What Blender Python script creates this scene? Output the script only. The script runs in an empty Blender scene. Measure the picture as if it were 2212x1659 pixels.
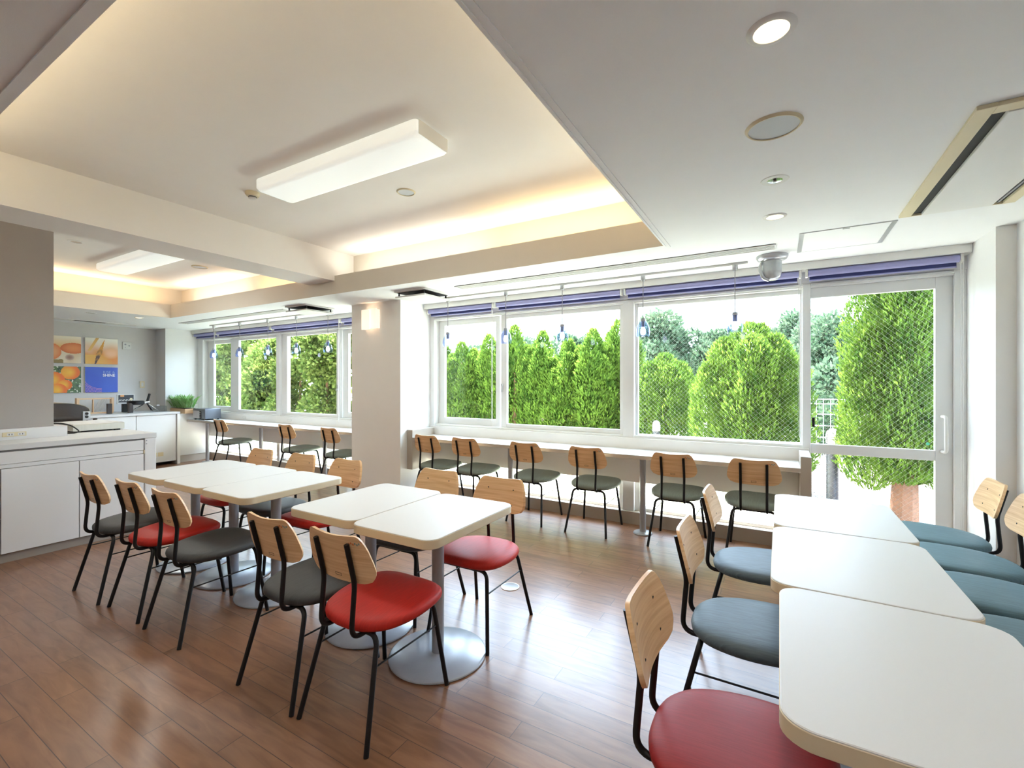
import bpy, bmesh, math, random
from mathutils import Vector, Matrix, noise

SC = bpy.context.scene
COL = SC.collection
PI = math.pi

# ------------------------------------------------------------------ helpers
def lin(c):
    return c / 12.92 if c <= 0.04045 else ((c + 0.055) / 1.055) ** 2.4

def rgb(r, g, b):
    return (lin(r / 255), lin(g / 255), lin(b / 255), 1.0)

def nodes_of(name):
    m = bpy.data.materials.new(name)
    m.use_nodes = True
    nt = m.node_tree
    return m, nt, nt.nodes, nt.links

def mat(name, col, rough=0.5, metal=0.0, var=0.06, scale=6.0, bump=0.0, bscale=200.0, stretch=(1, 1, 1), spec=0.5, coat=0.0, sheen=0.0):
    """Principled surface whose colour and roughness drift with a procedural noise."""
    m, nt, N, L = nodes_of(name)
    p = N['Principled BSDF']
    tc = N.new('ShaderNodeTexCoord')
    mp = N.new('ShaderNodeMapping')
    mp.inputs['Scale'].default_value = stretch
    L.new(tc.outputs['Object'], mp.inputs['Vector'])
    nz = N.new('ShaderNodeTexNoise')
    nz.inputs['Scale'].default_value = scale
    nz.inputs['Detail'].default_value = 4
    L.new(mp.outputs['Vector'], nz.inputs['Vector'])
    mx = N.new('ShaderNodeMix')
    mx.data_type = 'RGBA'
    L.new(nz.outputs['Fac'], mx.inputs['Factor'])
    mx.inputs['A'].default_value = tuple(max(0, c * (1 - var)) for c in col[:3]) + (1,)
    mx.inputs['B'].default_value = tuple(min(1, c * (1 + var)) for c in col[:3]) + (1,)
    L.new(mx.outputs['Result'], p.inputs['Base Color'])
    p.inputs['Roughness'].default_value = rough
    p.inputs['Metallic'].default_value = metal
    p.inputs['Specular IOR Level'].default_value = spec
    p.inputs['Coat Weight'].default_value = coat
    p.inputs['Coat Roughness'].default_value = 0.08
    if sheen:
        p.inputs['Sheen Weight'].default_value = sheen
        p.inputs['Sheen Roughness'].default_value = 0.4
    if bump:
        n2 = N.new('ShaderNodeTexNoise')
        n2.inputs['Scale'].default_value = bscale
        L.new(mp.outputs['Vector'], n2.inputs['Vector'])
        b = N.new('ShaderNodeBump')
        b.inputs['Strength'].default_value = bump
        b.inputs['Distance'].default_value = 0.002
        L.new(n2.outputs['Fac'], b.inputs['Height'])
        L.new(b.outputs['Normal'], p.inputs['Normal'])
    return m

def emit(name, col, strength, rough=0.4):
    m, nt, N, L = nodes_of(name)
    p = N['Principled BSDF']
    p.inputs['Base Color'].default_value = (0.8, 0.8, 0.78, 1)
    p.inputs['Roughness'].default_value = rough
    nz = N.new('ShaderNodeTexNoise')
    nz.inputs['Scale'].default_value = 3.0
    tc = N.new('ShaderNodeTexCoord')
    L.new(tc.outputs['Object'], nz.inputs['Vector'])
    mr = N.new('ShaderNodeMapRange')
    mr.inputs['To Min'].default_value = strength * 0.93
    mr.inputs['To Max'].default_value = strength * 1.07
    L.new(nz.outputs['Fac'], mr.inputs['Value'])
    p.inputs['Emission Color'].default_value = col
    L.new(mr.outputs['Result'], p.inputs['Emission Strength'])
    return m

def newobj(name, bm, m=None, parent=None, smooth=False, ang=40):
    me = bpy.data.meshes.new(name)
    bmesh.ops.recalc_face_normals(bm, faces=bm.faces[:])
    if smooth:
        for f in bm.faces:
            f.smooth = True
        a = math.radians(ang)
        for e in bm.edges:
            if len(e.link_faces) == 2 and e.calc_face_angle(0) > a:
                e.smooth = False
    bm.to_mesh(me)
    bm.free()
    o = bpy.data.objects.new(name, me)
    COL.objects.link(o)
    if m:
        me.materials.append(m)
    if parent:
        o.parent = parent
    return o

def tag(o, label, cat, group=None, kind=None):
    if label: o['label'] = label
    if cat: o['category'] = cat
    if group: o['group'] = group
    if kind: o['kind'] = kind
    return o

def empty(name, loc=(0, 0, 0), rz=0.0):
    o = bpy.data.objects.new(name, None)
    o.empty_display_size = 0.1
    o.location = loc
    o.rotation_euler = (0, 0, rz)
    COL.objects.link(o)
    return o

def struct(name, bm, m, parent=None, smooth=False):
    o = newobj(name, bm, m, parent, smooth)
    if not parent:
        o['kind'] = 'structure'
        o['label'] = STRUCT_LABELS.get(name, name.replace('_', ' '))
        o['category'] = name.split('_')[0]
    return o

def sroot(name):
    o = empty(name)
    o['kind'] = 'structure'
    o['label'] = STRUCT_LABELS.get(name, name.replace('_', ' '))
    o['category'] = name.split('_')[0]
    return o

def BM():
    return bmesh.new()

def box(bm, x0, x1, y0, y1, z0, z1, bev=0.0, seg=2):
    v = [bm.verts.new(p) for p in ((x0, y0, z0), (x1, y0, z0), (x1, y1, z0), (x0, y1, z0), (x0, y0, z1), (x1, y0, z1), (x1, y1, z1), (x0, y1, z1))]
    fs = [bm.faces.new([v[i] for i in q]) for q in ((0, 3, 2, 1), (4, 5, 6, 7), (0, 1, 5, 4), (1, 2, 6, 5), (2, 3, 7, 6), (3, 0, 4, 7))]
    if bev:
        es = list({e for f in fs for e in f.edges})
        bmesh.ops.bevel(bm, geom=es, offset=bev, segments=seg, affect='EDGES', profile=0.6)
    return bm

def bx(*a, **k):
    return box(BM(), *a, **k)

def fillet(pts, radii, seg=5):
    """Round the inner corners of a polyline."""
    P = [Vector(p) for p in pts]
    out = [P[0]]
    for i in range(1, len(P) - 1):
        r = radii[i - 1] if isinstance(radii, (list, tuple)) else radii
        a, b, c = P[i - 1], P[i], P[i + 1]
        u = (a - b).normalized(); w = (c - b).normalized()
        d = min(r, (a - b).length * .49, (c - b).length * .49)
        if d < 1e-5:
            out.append(b); continue
        s, e = b + u * d, b + w * d
        for k in range(seg + 1):
            t = k / seg
            out.append((s * (1 - t) + b * t) * (1 - t) + (b * (1 - t) + e * t) * t)
    out.append(P[-1])
    return out

def tube(bm, pts, r, n=8, cap=True):
    P = [Vector(p) for p in pts]
    Q = [P[0]]
    for p in P[1:]:
        if (p - Q[-1]).length > 1e-6: Q.append(p)
    P = Q
    t0 = (P[1] - P[0]).normalized()
    ref = Vector((0, 0, 1)) if abs(t0.z) < .9 else Vector((1, 0, 0))
    nrm = t0.cross(ref).normalized()
    rings = []
    for i, p in enumerate(P):
        if i == 0: t = t0
        elif i == len(P) - 1: t = (P[-1] - P[-2]).normalized()
        else: t = ((P[i + 1] - p).normalized() + (p - P[i - 1]).normalized()).normalized()
        nrm = (nrm - t * nrm.dot(t)).normalized()
        b = t.cross(nrm)
        rr = r[i] if isinstance(r, (list, tuple)) else r
        rings.append([bm.verts.new(p + (nrm * math.cos(2 * PI * k / n) + b * math.sin(2 * PI * k / n)) * rr) for k in range(n)])
    for a, b in zip(rings, rings[1:]):
        for k in range(n):
            bm.faces.new((a[k], a[(k + 1) % n], b[(k + 1) % n], b[k]))
    if cap:
        bm.faces.new(rings[0][::-1]); bm.faces.new(rings[-1])
    return bm

def lathe(bm, prof, n=32, c=(0, 0, 0), closed=True):
    rings = []
    for r, z in prof:
        if r < 1e-6:
            rings.append([bm.verts.new((c[0], c[1], c[2] + z))])
        else:
            rings.append([bm.verts.new((c[0] + r * math.cos(2 * PI * k / n), c[1] + r * math.sin(2 * PI * k / n), c[2] + z)) for k in range(n)])
    for a, b in zip(rings, rings[1:]):
        for k in range(n):
            k2 = (k + 1) % n
            if len(a) == 1 and len(b) == 1: continue
            if len(a) == 1: bm.faces.new((a[0], b[k2], b[k]))
            elif len(b) == 1: bm.faces.new((a[k], a[k2], b[0]))
            else: bm.faces.new((a[k], a[k2], b[k2], b[k]))
    if closed:
        if len(rings[0]) > 1: bm.faces.new(rings[0][::-1])
        if len(rings[-1]) > 1: bm.faces.new(rings[-1])
    return bm

def rrect(x0, x1, y0, y1, r, seg=6):
    out = []
    for cx, cy, a0 in ((x1 - r, y0 + r, -PI / 2), (x1 - r, y1 - r, 0), (x0 + r, y1 - r, PI / 2), (x0 + r, y0 + r, PI)):
        for k in range(seg + 1):
            a = a0 + PI / 2 * k / seg
            out.append((cx + r * math.cos(a), cy + r * math.sin(a)))
    return out

def rings(bm, loops, cap0=True, cap1=True):
    R = [[bm.verts.new(p) for p in lp] for lp in loops]
    n = len(R[0])
    for a, b in zip(R, R[1:]):
        for k in range(n):
            bm.faces.new((a[k], a[(k + 1) % n], b[(k + 1) % n], b[k]))
    if cap0: bm.faces.new(R[0][::-1])
    if cap1: bm.faces.new(R[-1])
    return R

def fgrid(bm, fr, x0, x1, z0, z1, y0, y1, w, top=None, bot=None, bev=0.004):
    """A rectangular frame in the XZ plane made of two stiles and two rails."""
    t = w if top is None else top
    b = w if bot is None else bot
    box(bm, x0, x0 + w, y0, y1, z0, z1, bev)
    box(bm, x1 - w, x1, y0, y1, z0, z1, bev)
    box(bm, x0 + w, x1 - w, y0, y1, z1 - t, z1, bev)
    box(bm, x0 + w, x1 - w, y0, y1, z0, z0 + b, bev)
    return bm

STRUCT_LABELS = {
    'floor': 'glossy brown wooden plank floor of the dining room',
    'ceiling': 'raised cream ceiling inside the recessed coffers',
    'ceiling_window_side': 'lowered white ceiling band running along the windows',
    'ceiling_right': 'lowered white ceiling with the row of downlights',
    'ceiling_near': 'lowered ceiling edge above the camera in shade',
    'ceiling_left': 'lowered white ceiling at the far end of the room',
    'ceiling_beam': 'cream ceiling beam dividing the two light coffers',
    'wall_left': 'grey far end wall behind the four square canvases',
    'wall_right': 'white side wall beside the right hand tables',
    'wall_back': 'white wall behind the camera',
    'wall_pier': 'white pier with the lit sconce between the two windows',
    'wall_corner_pier': 'grey corner pier beside the far window',
    'wall_door_pier': 'white pier between glass door and right wall',
    'wall_partition': 'grey partition panel standing behind the near counter',
    'wall_lintel': 'white lintel strip above the window frames',
    'window_1': 'wide white framed window beside the glass door',
    'window_2': 'white framed window at the far end of the room',
    'window_3': 'low strip window under the counter beside the door',
    'window_4': 'low strip window under the far counter',
    'door_1': 'white framed sliding glass door with wired glass',
    'baseboard_window': 'beige step running along the foot of the windows',
    'baseboard_corner': 'beige skirting on the far corner pier',
    'trim_1': 'white sill along the wide window behind the counter',
    'trim_2': 'white sill along the far window',
    'trim_3': 'cream blind box above the wide window and door',
    'trim_4': 'cream blind box above the far window',
    'trim_5': 'narrow bead along the coffer edge',
    'trim_6': 'narrow bead along the shaded ceiling edge',
    'roof_eave': 'unseen white overhang added above the windows to block sun',
    'lawn': 'bright sunlit lawn outside the windows',
    'ground_gravel': 'pale brown gravel outside the glass door',
}

# ------------------------------------------------------------------ materials
M = {}
M['white'] = mat('wall_white', (.80, .80, .80, 1), .75, bump=.15, bscale=350, var=.02)
M['ceil'] = mat('ceiling_white', (.80, .815, .825, 1), .8, bump=.12, bscale=300, var=.02)
M['coffer'] = mat('coffer_cream', (.80, .775, .745, 1), .8, bump=.12, bscale=300, var=.02)
M['fascia'] = mat('fascia_cream', (.66, .61, .53, 1), .7, var=.02)
M['grey'] = mat('wall_grey', rgb(212, 209, 207), .8, var=.03, bump=.25, bscale=260)
M['part'] = mat('partition_grey', rgb(172, 166, 160), .75, var=.04, bump=.3, bscale=240)
M['pier'] = mat('pier_white', (.86, .83, .79, 1), .75, var=.02, bump=.12, bscale=300)
M['frame'] = mat('frame_white', (.78, .785, .78, 1), .35, var=.02)
M['pelmet'] = mat('pelmet_cream', (.84, .83, .80, 1), .5, var=.02)
M['sill'] = mat('sill_white', (.82, .81, .79, 1), .3, var=.02)
M['step'] = mat('step_beige', rgb(178, 168, 156), .5, var=.06)
M['lam'] = mat('laminate_white', (.67, .67, .665, 1), .42, var=.015, scale=2.0, spec=.35)
M['edge'] = mat('edge_cream', rgb(216, 200, 170), .35, var=.03)
M['steel'] = mat('grey_metal', rgb(160, 161, 166), .38, .2, var=.08, scale=12)
M['basem'] = mat('base_metal', rgb(170, 174, 182), .27, .15, var=.18, scale=7, bump=.1, bscale=60)
M['black'] = mat('black_metal', rgb(26, 25, 27), .42, .3, var=.1)
M['cord'] = mat('grey_cord', rgb(150, 150, 156), .5, var=.03)
M['rubber'] = mat('black_plastic', rgb(24, 23, 23), .5, var=.1)
M['cab'] = mat('cabinet_white', (.76, .755, .745, 1), .4, var=.02, scale=2)
M['seam'] = mat('shadow_seam', rgb(142, 136, 131), .8, var=.05)
M['gap'] = mat('shadow_gap_dark', rgb(58, 52, 50), .8, var=.1)
M['toe'] = mat('toe_kick_grey', rgb(152, 142, 132), .6, var=.1, scale=8)
M['plastic'] = mat('white_plastic', (.72, .72, .70, 1), .4, var=.02)
M['ivory'] = mat('ivory_plastic', rgb(222, 208, 172), .45, var=.03)
M['acframe'] = mat('aged_cream_plastic', rgb(216, 204, 172), .5, var=.05)
M['silver'] = mat('silver_plastic', rgb(196, 198, 202), .28, .45, var=.04)
M['chrome'] = mat('chrome', rgb(214, 214, 214), .12, 1.0, var=.03)
M['stainless'] = mat('stainless_steel', rgb(200, 196, 184), .32, .85, var=.08, stretch=(1, 30, 1))
M['dark'] = mat('dark_void', rgb(14, 14, 15), .6, var=.2)
M['blind'] = mat('blind_lavender', rgb(160, 160, 206), .8, var=.04, bump=.2, bscale=500)
M['blinddk'] = mat('blind_navy', rgb(66, 72, 124), .8, var=.05)
M['wood'] = None
M['planter'] = mat('planter_wood', rgb(226, 190, 150), .55, var=.1, stretch=(2, 12, 12))
M['leafp'] = mat('houseplant_leaf', rgb(150, 196, 126), .5, var=.35, scale=25)
M['soil'] = mat('dark_soil', rgb(70, 52, 40), .9, var=.3, scale=40)
M['toaster'] = mat('toaster_grey', rgb(112, 118, 128), .35, .4, var=.05)
M['casedk'] = mat('oven_dark_glass', rgb(44, 34, 34), .12, var=.15, coat=.5)
M['brown'] = mat('dark_brown_card', rgb(62, 50, 47), .5, var=.06)
M['trunk'] = mat('tree_bark', rgb(120, 84, 62), .9, var=.35, scale=14, stretch=(3, 3, .6), bump=.6, bscale=30)
M['bollard'] = mat('bollard_dark', rgb(66, 68, 74), .4, .5, var=.08)
M['fence'] = mat('fence_white', (.78, .78, .77, 1), .45, var=.03)
M['lit_soft'] = emit('fluorescent_panel', (.93, 1, .94, 1), .27)
M['lit_warm'] = emit('downlight_and_fill_lens', (1, .82, .50, 1), 1.5)
M['bulb'] = emit('pendant_bulb', (1, .93, .86, 1), 6.0)
M['sconce'] = emit('sconce_glass', (1, .80, .60, 1), .5)
M['boll_lit'] = emit('bollard_lens', (1, .86, .74, 1), .75)
M['dot'] = mat('sticker_mint', rgb(110, 222, 190), .5, var=.04)

def wood_mat():
    m, nt, N, L = nodes_of('oak_veneer')
    p = N['Principled BSDF']
    tc = N.new('ShaderNodeTexCoord'); mp = N.new('ShaderNodeMapping')
    mp.inputs['Scale'].default_value = (1.6, 1.6, 40)
    oi = N.new('ShaderNodeObjectInfo')
    add = N.new('ShaderNodeVectorMath'); add.operation = 'ADD'
    L.new(tc.outputs['Object'], add.inputs[0])
    cm = N.new('ShaderNodeCombineXYZ')
    L.new(oi.outputs['Random'], cm.inputs['X']); L.new(oi.outputs['Random'], cm.inputs['Z'])
    L.new(cm.outputs['Vector'], add.inputs[1])
    L.new(add.outputs['Vector'], mp.inputs['Vector'])
    nz = N.new('ShaderNodeTexNoise'); nz.inputs['Scale'].default_value = 2.2; nz.inputs['Detail'].default_value = 6
    nz.inputs['Distortion'].default_value = .25
    L.new(mp.outputs['Vector'], nz.inputs['Vector'])
    cr = N.new('ShaderNodeValToRGB')
    cr.color_ramp.elements[0].position = .3; cr.color_ramp.elements[0].color = rgb(212, 166, 118)
    cr.color_ramp.elements[1].position = .72; cr.color_ramp.elements[1].color = rgb(240, 204, 158)
    L.new(nz.outputs['Fac'], cr.inputs['Fac'])
    L.new(cr.outputs['Color'], p.inputs['Base Color'])
    p.inputs['Roughness'].default_value = .38
    return m
M['wood'] = wood_mat()

def fabric(name, c, streak=.22, rough=.5):
    m, nt, N, L = nodes_of(name)
    p = N['Principled BSDF']
    tc = N.new('ShaderNodeTexCoord'); mp = N.new('ShaderNodeMapping')
    mp.inputs['Scale'].default_value = (260, 14, 14)
    L.new(tc.outputs['Object'], mp.inputs['Vector'])
    nz = N.new('ShaderNodeTexNoise'); nz.inputs['Scale'].default_value = 1.0; nz.inputs['Detail'].default_value = 3
    L.new(mp.outputs['Vector'], nz.inputs['Vector'])
    cr = N.new('ShaderNodeValToRGB')
    cr.color_ramp.elements[0].position = .35
    cr.color_ramp.elements[0].color = tuple(v * (1 - streak) for v in c[:3]) + (1,)
    cr.color_ramp.elements[1].position = .7
    cr.color_ramp.elements[1].color = tuple(min(1, v * (1 + streak)) for v in c[:3]) + (1,)
    L.new(nz.outputs['Fac'], cr.inputs['Fac'])
    L.new(cr.outputs['Color'], p.inputs['Base Color'])
    p.inputs['Roughness'].default_value = rough
    p.inputs['Specular IOR Level'].default_value = .28
    b = N.new('ShaderNodeBump'); b.inputs['Strength'].default_value = .12; b.inputs['Distance'].default_value = .001
    L.new(nz.outputs['Fac'], b.inputs['Height']); L.new(b.outputs['Normal'], p.inputs['Normal'])
    return m
SEAT = {
    'charcoal': fabric('vinyl_charcoal', rgb(70, 71, 72), .12),
    'red': fabric('vinyl_red', rgb(184, 42, 34), .1),
    'rose': fabric('fabric_rose_red', rgb(148, 34, 36), .12),
    'sage': fabric('vinyl_sage', rgb(124, 134, 126), .1),
    'slate': fabric('fabric_slate_blue', rgb(82, 97, 107), .2),
    'teal': fabric('fabric_teal_blue', rgb(90, 117, 127), .15),
}

def floor_mat():
    m, nt, N, L = nodes_of('plank_floor')
    p = N['Principled BSDF']
    tc = N.new('ShaderNodeTexCoord')
    br = N.new('ShaderNodeTexBrick')
    br.offset = .37; br.offset_frequency = 2; br.squash = 1
    br.inputs['Scale'].default_value = 1.0
    br.inputs['Brick Width'].default_value = .91
    br.inputs['Row Height'].default_value = .1025
    br.inputs['Mortar Size'].default_value = .0016
    br.inputs['Mortar Smooth'].default_value = .3
    br.inputs['Bias'].default_value = 0
    br.inputs['Color1'].default_value = (.1, .1, .1, 1)
    br.inputs['Color2'].default_value = (.9, .9, .9, 1)
    br.inputs['Mortar'].default_value = (.5, .5, .5, 1)
    L.new(tc.outputs['Object'], br.inputs['Vector'])
    mp = N.new('ShaderNodeMapping'); mp.inputs['Scale'].default_value = (2.6, 15, 1)
    L.new(tc.outputs['Object'], mp.inputs['Vector'])
    off = N.new('ShaderNodeVectorMath'); off.operation = 'ADD'
    sc = N.new('ShaderNodeVectorMath'); sc.operation = 'SCALE'; sc.inputs['Scale'].default_value = 7
    L.new(br.outputs['Color'], sc.inputs[0])
    L.new(mp.outputs['Vector'], off.inputs[0]); L.new(sc.outputs['Vector'], off.inputs[1])
    nz = N.new('ShaderNodeTexNoise'); nz.inputs['Scale'].default_value = 1.6; nz.inputs['Detail'].default_value = 7; nz.inputs['Distortion'].default_value = .8
    L.new(off.outputs['Vector'], nz.inputs['Vector'])
    cr = N.new('ShaderNodeValToRGB')
    cr.color_ramp.elements[0].position = .32; cr.color_ramp.elements[0].color = rgb(118, 79, 54)
    cr.color_ramp.elements[1].position = .7; cr.color_ramp.elements[1].color = rgb(144, 102, 73)
    L.new(nz.outputs['Fac'], cr.inputs['Fac'])
    mx = N.new('ShaderNodeMix'); mx.data_type = 'RGBA'; mx.blend_type = 'MULTIPLY'
    mx.inputs['Factor'].default_value = 1.0
    L.new(cr.outputs['Color'], mx.inputs['A'])
    mr = N.new('ShaderNodeMapRange'); mr.inputs['To Min'].default_value = .82; mr.inputs['To Max'].default_value = 1.14
    L.new(br.outputs['Color'], mr.inputs['Value'])
    L.new(mr.outputs['Result'], mx.inputs['B'])
    mo = N.new('ShaderNodeMix'); mo.data_type = 'RGBA'
    L.new(br.outputs['Fac'], mo.inputs['Factor']); L.new(mx.outputs['Result'], mo.inputs['A'])
    mo.inputs['B'].default_value = rgb(74, 50, 38)
    L.new(mo.outputs['Result'], p.inputs['Base Color'])
    n3 = N.new('ShaderNodeTexNoise'); n3.inputs['Scale'].default_value = 5
    L.new(tc.outputs['Object'], n3.inputs['Vector'])
    m3 = N.new('ShaderNodeMapRange'); m3.inputs['To Min'].default_value = .34; m3.inputs['To Max'].default_value = .46
    L.new(n3.outputs['Fac'], m3.inputs['Value']); L.new(m3.outputs['Result'], p.inputs['Roughness'])
    p.inputs['Specular IOR Level'].default_value = .5
    p.inputs['Coat Weight'].default_value = .55; p.inputs['Coat Roughness'].default_value = .22; p.inputs['Coat IOR'].default_value = 1.5
    b = N.new('ShaderNodeBump'); b.inputs['Strength'].default_value = .5; b.inputs['Distance'].default_value = .0015; b.invert = True
    L.new(br.outputs['Fac'], b.inputs['Height'])
    n4 = N.new('ShaderNodeTexNoise'); n4.inputs['Scale'].default_value = 2.4
    L.new(tc.outputs['Object'], n4.inputs['Vector'])
    b2 = N.new('ShaderNodeBump'); b2.inputs['Strength'].default_value = .12; b2.inputs['Distance'].default_value = .01
    L.new(n4.outputs['Fac'], b2.inputs['Height']); L.new(b.outputs['Normal'], b2.inputs['Normal'])
    L.new(b2.outputs['Normal'], p.inputs['Normal'])
    return m
M['floor'] = floor_mat()

def glass_mat(name, wire=False, tint=(1, 1, 1, 1)):
    m, nt, N, L = nodes_of(name)
    N.remove(N['Principled BSDF'])
    out = N['Material Output']
    tr = N.new('ShaderNodeBsdfTransparent'); tr.inputs['Color'].default_value = tint
    gl = N.new('ShaderNodeBsdfGlossy'); gl.inputs['Roughness'].default_value = .02
    lw = N.new('ShaderNodeLayerWeight'); lw.inputs['Blend'].default_value = .5
    pw = N.new('ShaderNodeMath'); pw.operation = 'POWER'; pw.inputs[1].default_value = 4.0
    L.new(lw.outputs['Facing'], pw.inputs[0])
    fr = N.new('ShaderNodeMapRange'); fr.inputs['To Min'].default_value = .022; fr.inputs['To Max'].default_value = .7
    L.new(pw.outputs[0], fr.inputs['Value'])
    mx = N.new('ShaderNodeMixShader')
    L.new(fr.outputs['Result'], mx.inputs['Fac']); L.new(tr.outputs['BSDF'], mx.inputs[1]); L.new(gl.outputs['BSDF'], mx.inputs[2])
    last = mx
    if wire:
        tc = N.new('ShaderNodeTexCoord'); sp = N.new('ShaderNodeSeparateXYZ')
        L.new(tc.outputs['Object'], sp.inputs['Vector'])
        def mth(op, a, b):
            n = N.new('ShaderNodeMath'); n.operation = op
            for i, v in enumerate((a, b)):
                if isinstance(v, (int, float)): n.inputs[i].default_value = v
                elif v is not None: L.new(v, n.inputs[i])
            return n.outputs[0]
        xs = mth('MULTIPLY', sp.outputs['X'], .95)
        masks = []
        for op in ('ADD', 'SUBTRACT'):
            q = mth(op, xs, sp.outputs['Z'])
            q = mth('DIVIDE', q, .0385)
            q = mth('FRACT', q, None)
            masks.append(mth('LESS_THAN', q, .03))
        k = mth('MAXIMUM', masks[0], masks[1])
        df = N.new('ShaderNodeBsdfPrincipled')
        df.inputs['Base Color'].default_value = (.66, .68, .67, 1)
        df.inputs['Roughness'].default_value = .35; df.inputs['Metallic'].default_value = 0
        m2 = N.new('ShaderNodeMixShader')
        L.new(k, m2.inputs['Fac']); L.new(mx.outputs[0], m2.inputs[1]); L.new(df.outputs[0], m2.inputs[2])
        last = m2
    L.new(last.outputs[0], out.inputs['Surface'])
    return m
M['glass'] = glass_mat('clear_glass')
M['wire'] = glass_mat('wired_glass', True)
M['blue'] = glass_mat('blue_tinted_glass', False, (.80, .85, .99, 1))
M['acryl'] = glass_mat('clear_acrylic', False, (.93, .95, .96, 1))

def leaf_mat(name, c0, c1, trans=.45):
    m, nt, N, L = nodes_of(name)
    N.remove(N['Principled BSDF'])
    at = N.new('ShaderNodeAttribute'); at.attribute_name = 'tint'
    mx = N.new('ShaderNodeMix'); mx.data_type = 'RGBA'
    L.new(at.outputs['Fac'], mx.inputs['Factor'])
    mx.inputs['A'].default_value = c0; mx.inputs['B'].default_value = c1
    d = N.new('ShaderNodeBsdfDiffuse'); t = N.new('ShaderNodeBsdfTranslucent')
    L.new(mx.outputs['Result'], d.inputs['Color']); L.new(mx.outputs['Result'], t.inputs['Color'])
    ms = N.new('ShaderNodeMixShader'); ms.inputs['Fac'].default_value = trans
    L.new(d.outputs[0], ms.inputs[1]); L.new(t.outputs[0], ms.inputs[2])
    L.new(ms.outputs[0], N['Material Output'].inputs['Surface'])
    return m
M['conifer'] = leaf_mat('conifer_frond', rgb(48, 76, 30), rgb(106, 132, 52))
M['broad'] = leaf_mat('distant_leaf_hazed', rgb(52, 74, 52), rgb(92, 108, 84))  # greyer greens: the haze of distance is mixed into the leaf colour
M['shrub'] = leaf_mat('garden_shrub_leaf', rgb(66, 88, 36), rgb(134, 146, 78))
M['grass'] = leaf_mat('grass_blade', rgb(150, 164, 90), rgb(200, 204, 146), .3)

def ground_mat(name, a, b, scale):
    m, nt, N, L = nodes_of(name)
    p = N['Principled BSDF']
    tc = N.new('ShaderNodeTexCoord')
    v = N.new('ShaderNodeTexVoronoi'); v.inputs['Scale'].default_value = scale
    n = N.new('ShaderNodeTexNoise'); n.inputs['Scale'].default_value = scale * .3; n.inputs['Detail'].default_value = 6
    L.new(tc.outputs['Object'], v.inputs['Vector']); L.new(tc.outputs['Object'], n.inputs['Vector'])
    ad = N.new('ShaderNodeMix'); ad.data_type = 'RGBA'; ad.inputs['Factor'].default_value = .5
    L.new(v.outputs['Color'], ad.inputs['A']); L.new(n.outputs['Color'], ad.inputs['B'])
    cr = N.new('ShaderNodeValToRGB')
    cr.color_ramp.elements[0].position = .3; cr.color_ramp.elements[0].color = a
    cr.color_ramp.elements[1].position = .7; cr.color_ramp.elements[1].color = b
    L.new(ad.outputs['Result'], cr.inputs['Fac']); L.new(cr.outputs['Color'], p.inputs['Base Color'])
    p.inputs['Roughness'].default_value = .9
    bp = N.new('ShaderNodeBump'); bp.inputs['Strength'].default_value = .7; bp.inputs['Distance'].default_value = .01
    L.new(v.outputs['Distance'], bp.inputs['Height']); L.new(bp.outputs['Normal'], p.inputs['Normal'])
    return m
M['lawn'] = ground_mat('lawn_ground', rgb(206, 208, 180), rgb(232, 230, 216), 26)
M['gravel'] = ground_mat('gravel_ground', rgb(72, 60, 52), rgb(158, 146, 136), 60)

def vcol_mat(name, rough=.35):
    m, nt, N, L = nodes_of(name)
    at = N.new('ShaderNodeAttribute'); at.attribute_name = 'print'
    L.new(at.outputs['Color'], N['Principled BSDF'].inputs['Base Color'])
    N['Principled BSDF'].inputs['Roughness'].default_value = rough
    return m
M['print'] = vcol_mat('printed_canvas')

# ------------------------------------------------------------------ camera
F = 990.0
YAW = math.atan(578 / F)
cam = bpy.data.cameras.new('camera')
cam.sensor_width = 36
cam.lens = F / 2212 * 36
cam.shift_y = -2.5 / 2212
cam.clip_start = .02
co = bpy.data.objects.new('camera', cam)
co.location = (0, 0, 1.385)
co.rotation_euler = (PI / 2, 0, YAW)
COL.objects.link(co)
SC.camera = co

# ------------------------------------------------------------------ room shell
ZC, ZL, ZU = 2.36, 2.56, 2.835          # soffit, cove lip, upper ceiling
XR, XL = 1.258, -9.88
YB, YW = -2.8, 4.80
struct('floor', bx(XL - .1, XR + .1, YB - .1, 4.47, -.1, 0), M['floor'])
bm = BM(); box(bm, XL - .1, XR + .1, YB - .1, YW, ZU, ZU + .12); struct('ceiling', bm, M['coffer'])
bm = BM(); box(bm, XL - .1, XR + .1, 3.36, YW, ZC, ZL); box(bm, XL - .1, XR + .1, 3.62, YW, ZL, ZU)
o = struct('ceiling_window_side', bm, M['ceil'])
o.data.materials.append(M['fascia'])
def face_mat(o, fn, idx):
    for f in o.data.polygons:
        if fn(f.center, f.normal): f.material_index = idx
face_mat(o, lambda c, n: n.y < -.5, 1)
bm = BM(); box(bm, -.709, XR + .1, YB - .1, 3.36, ZC, ZL); box(bm, -.45, XR + .1, YB - .1, 3.62, ZL, ZU); struct('ceiling_right', bm, M['ceil'])
bm = BM(); box(bm, XL - .1, -.709, YB - .1, .497, ZC, ZL); box(bm, XL - .1, -.45, YB - .1, .24, ZL, ZU); struct('ceiling_near', bm, M['ceil'])
bm = BM(); box(bm, XL - .1, -7.9, .497, 3.36, ZC, ZL); box(bm, XL - .1, -8.16, .24, 3.62, ZL, ZU); o = struct('ceiling_left', bm, M['ceil'])
o.data.materials.append(M['fascia']); face_mat(o, lambda c, n: n.x > .5, 1)
struct('ceiling_beam', bx(-4.645, -4.215, .24, 3.625, 2.503, ZU), M['coffer'])
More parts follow.
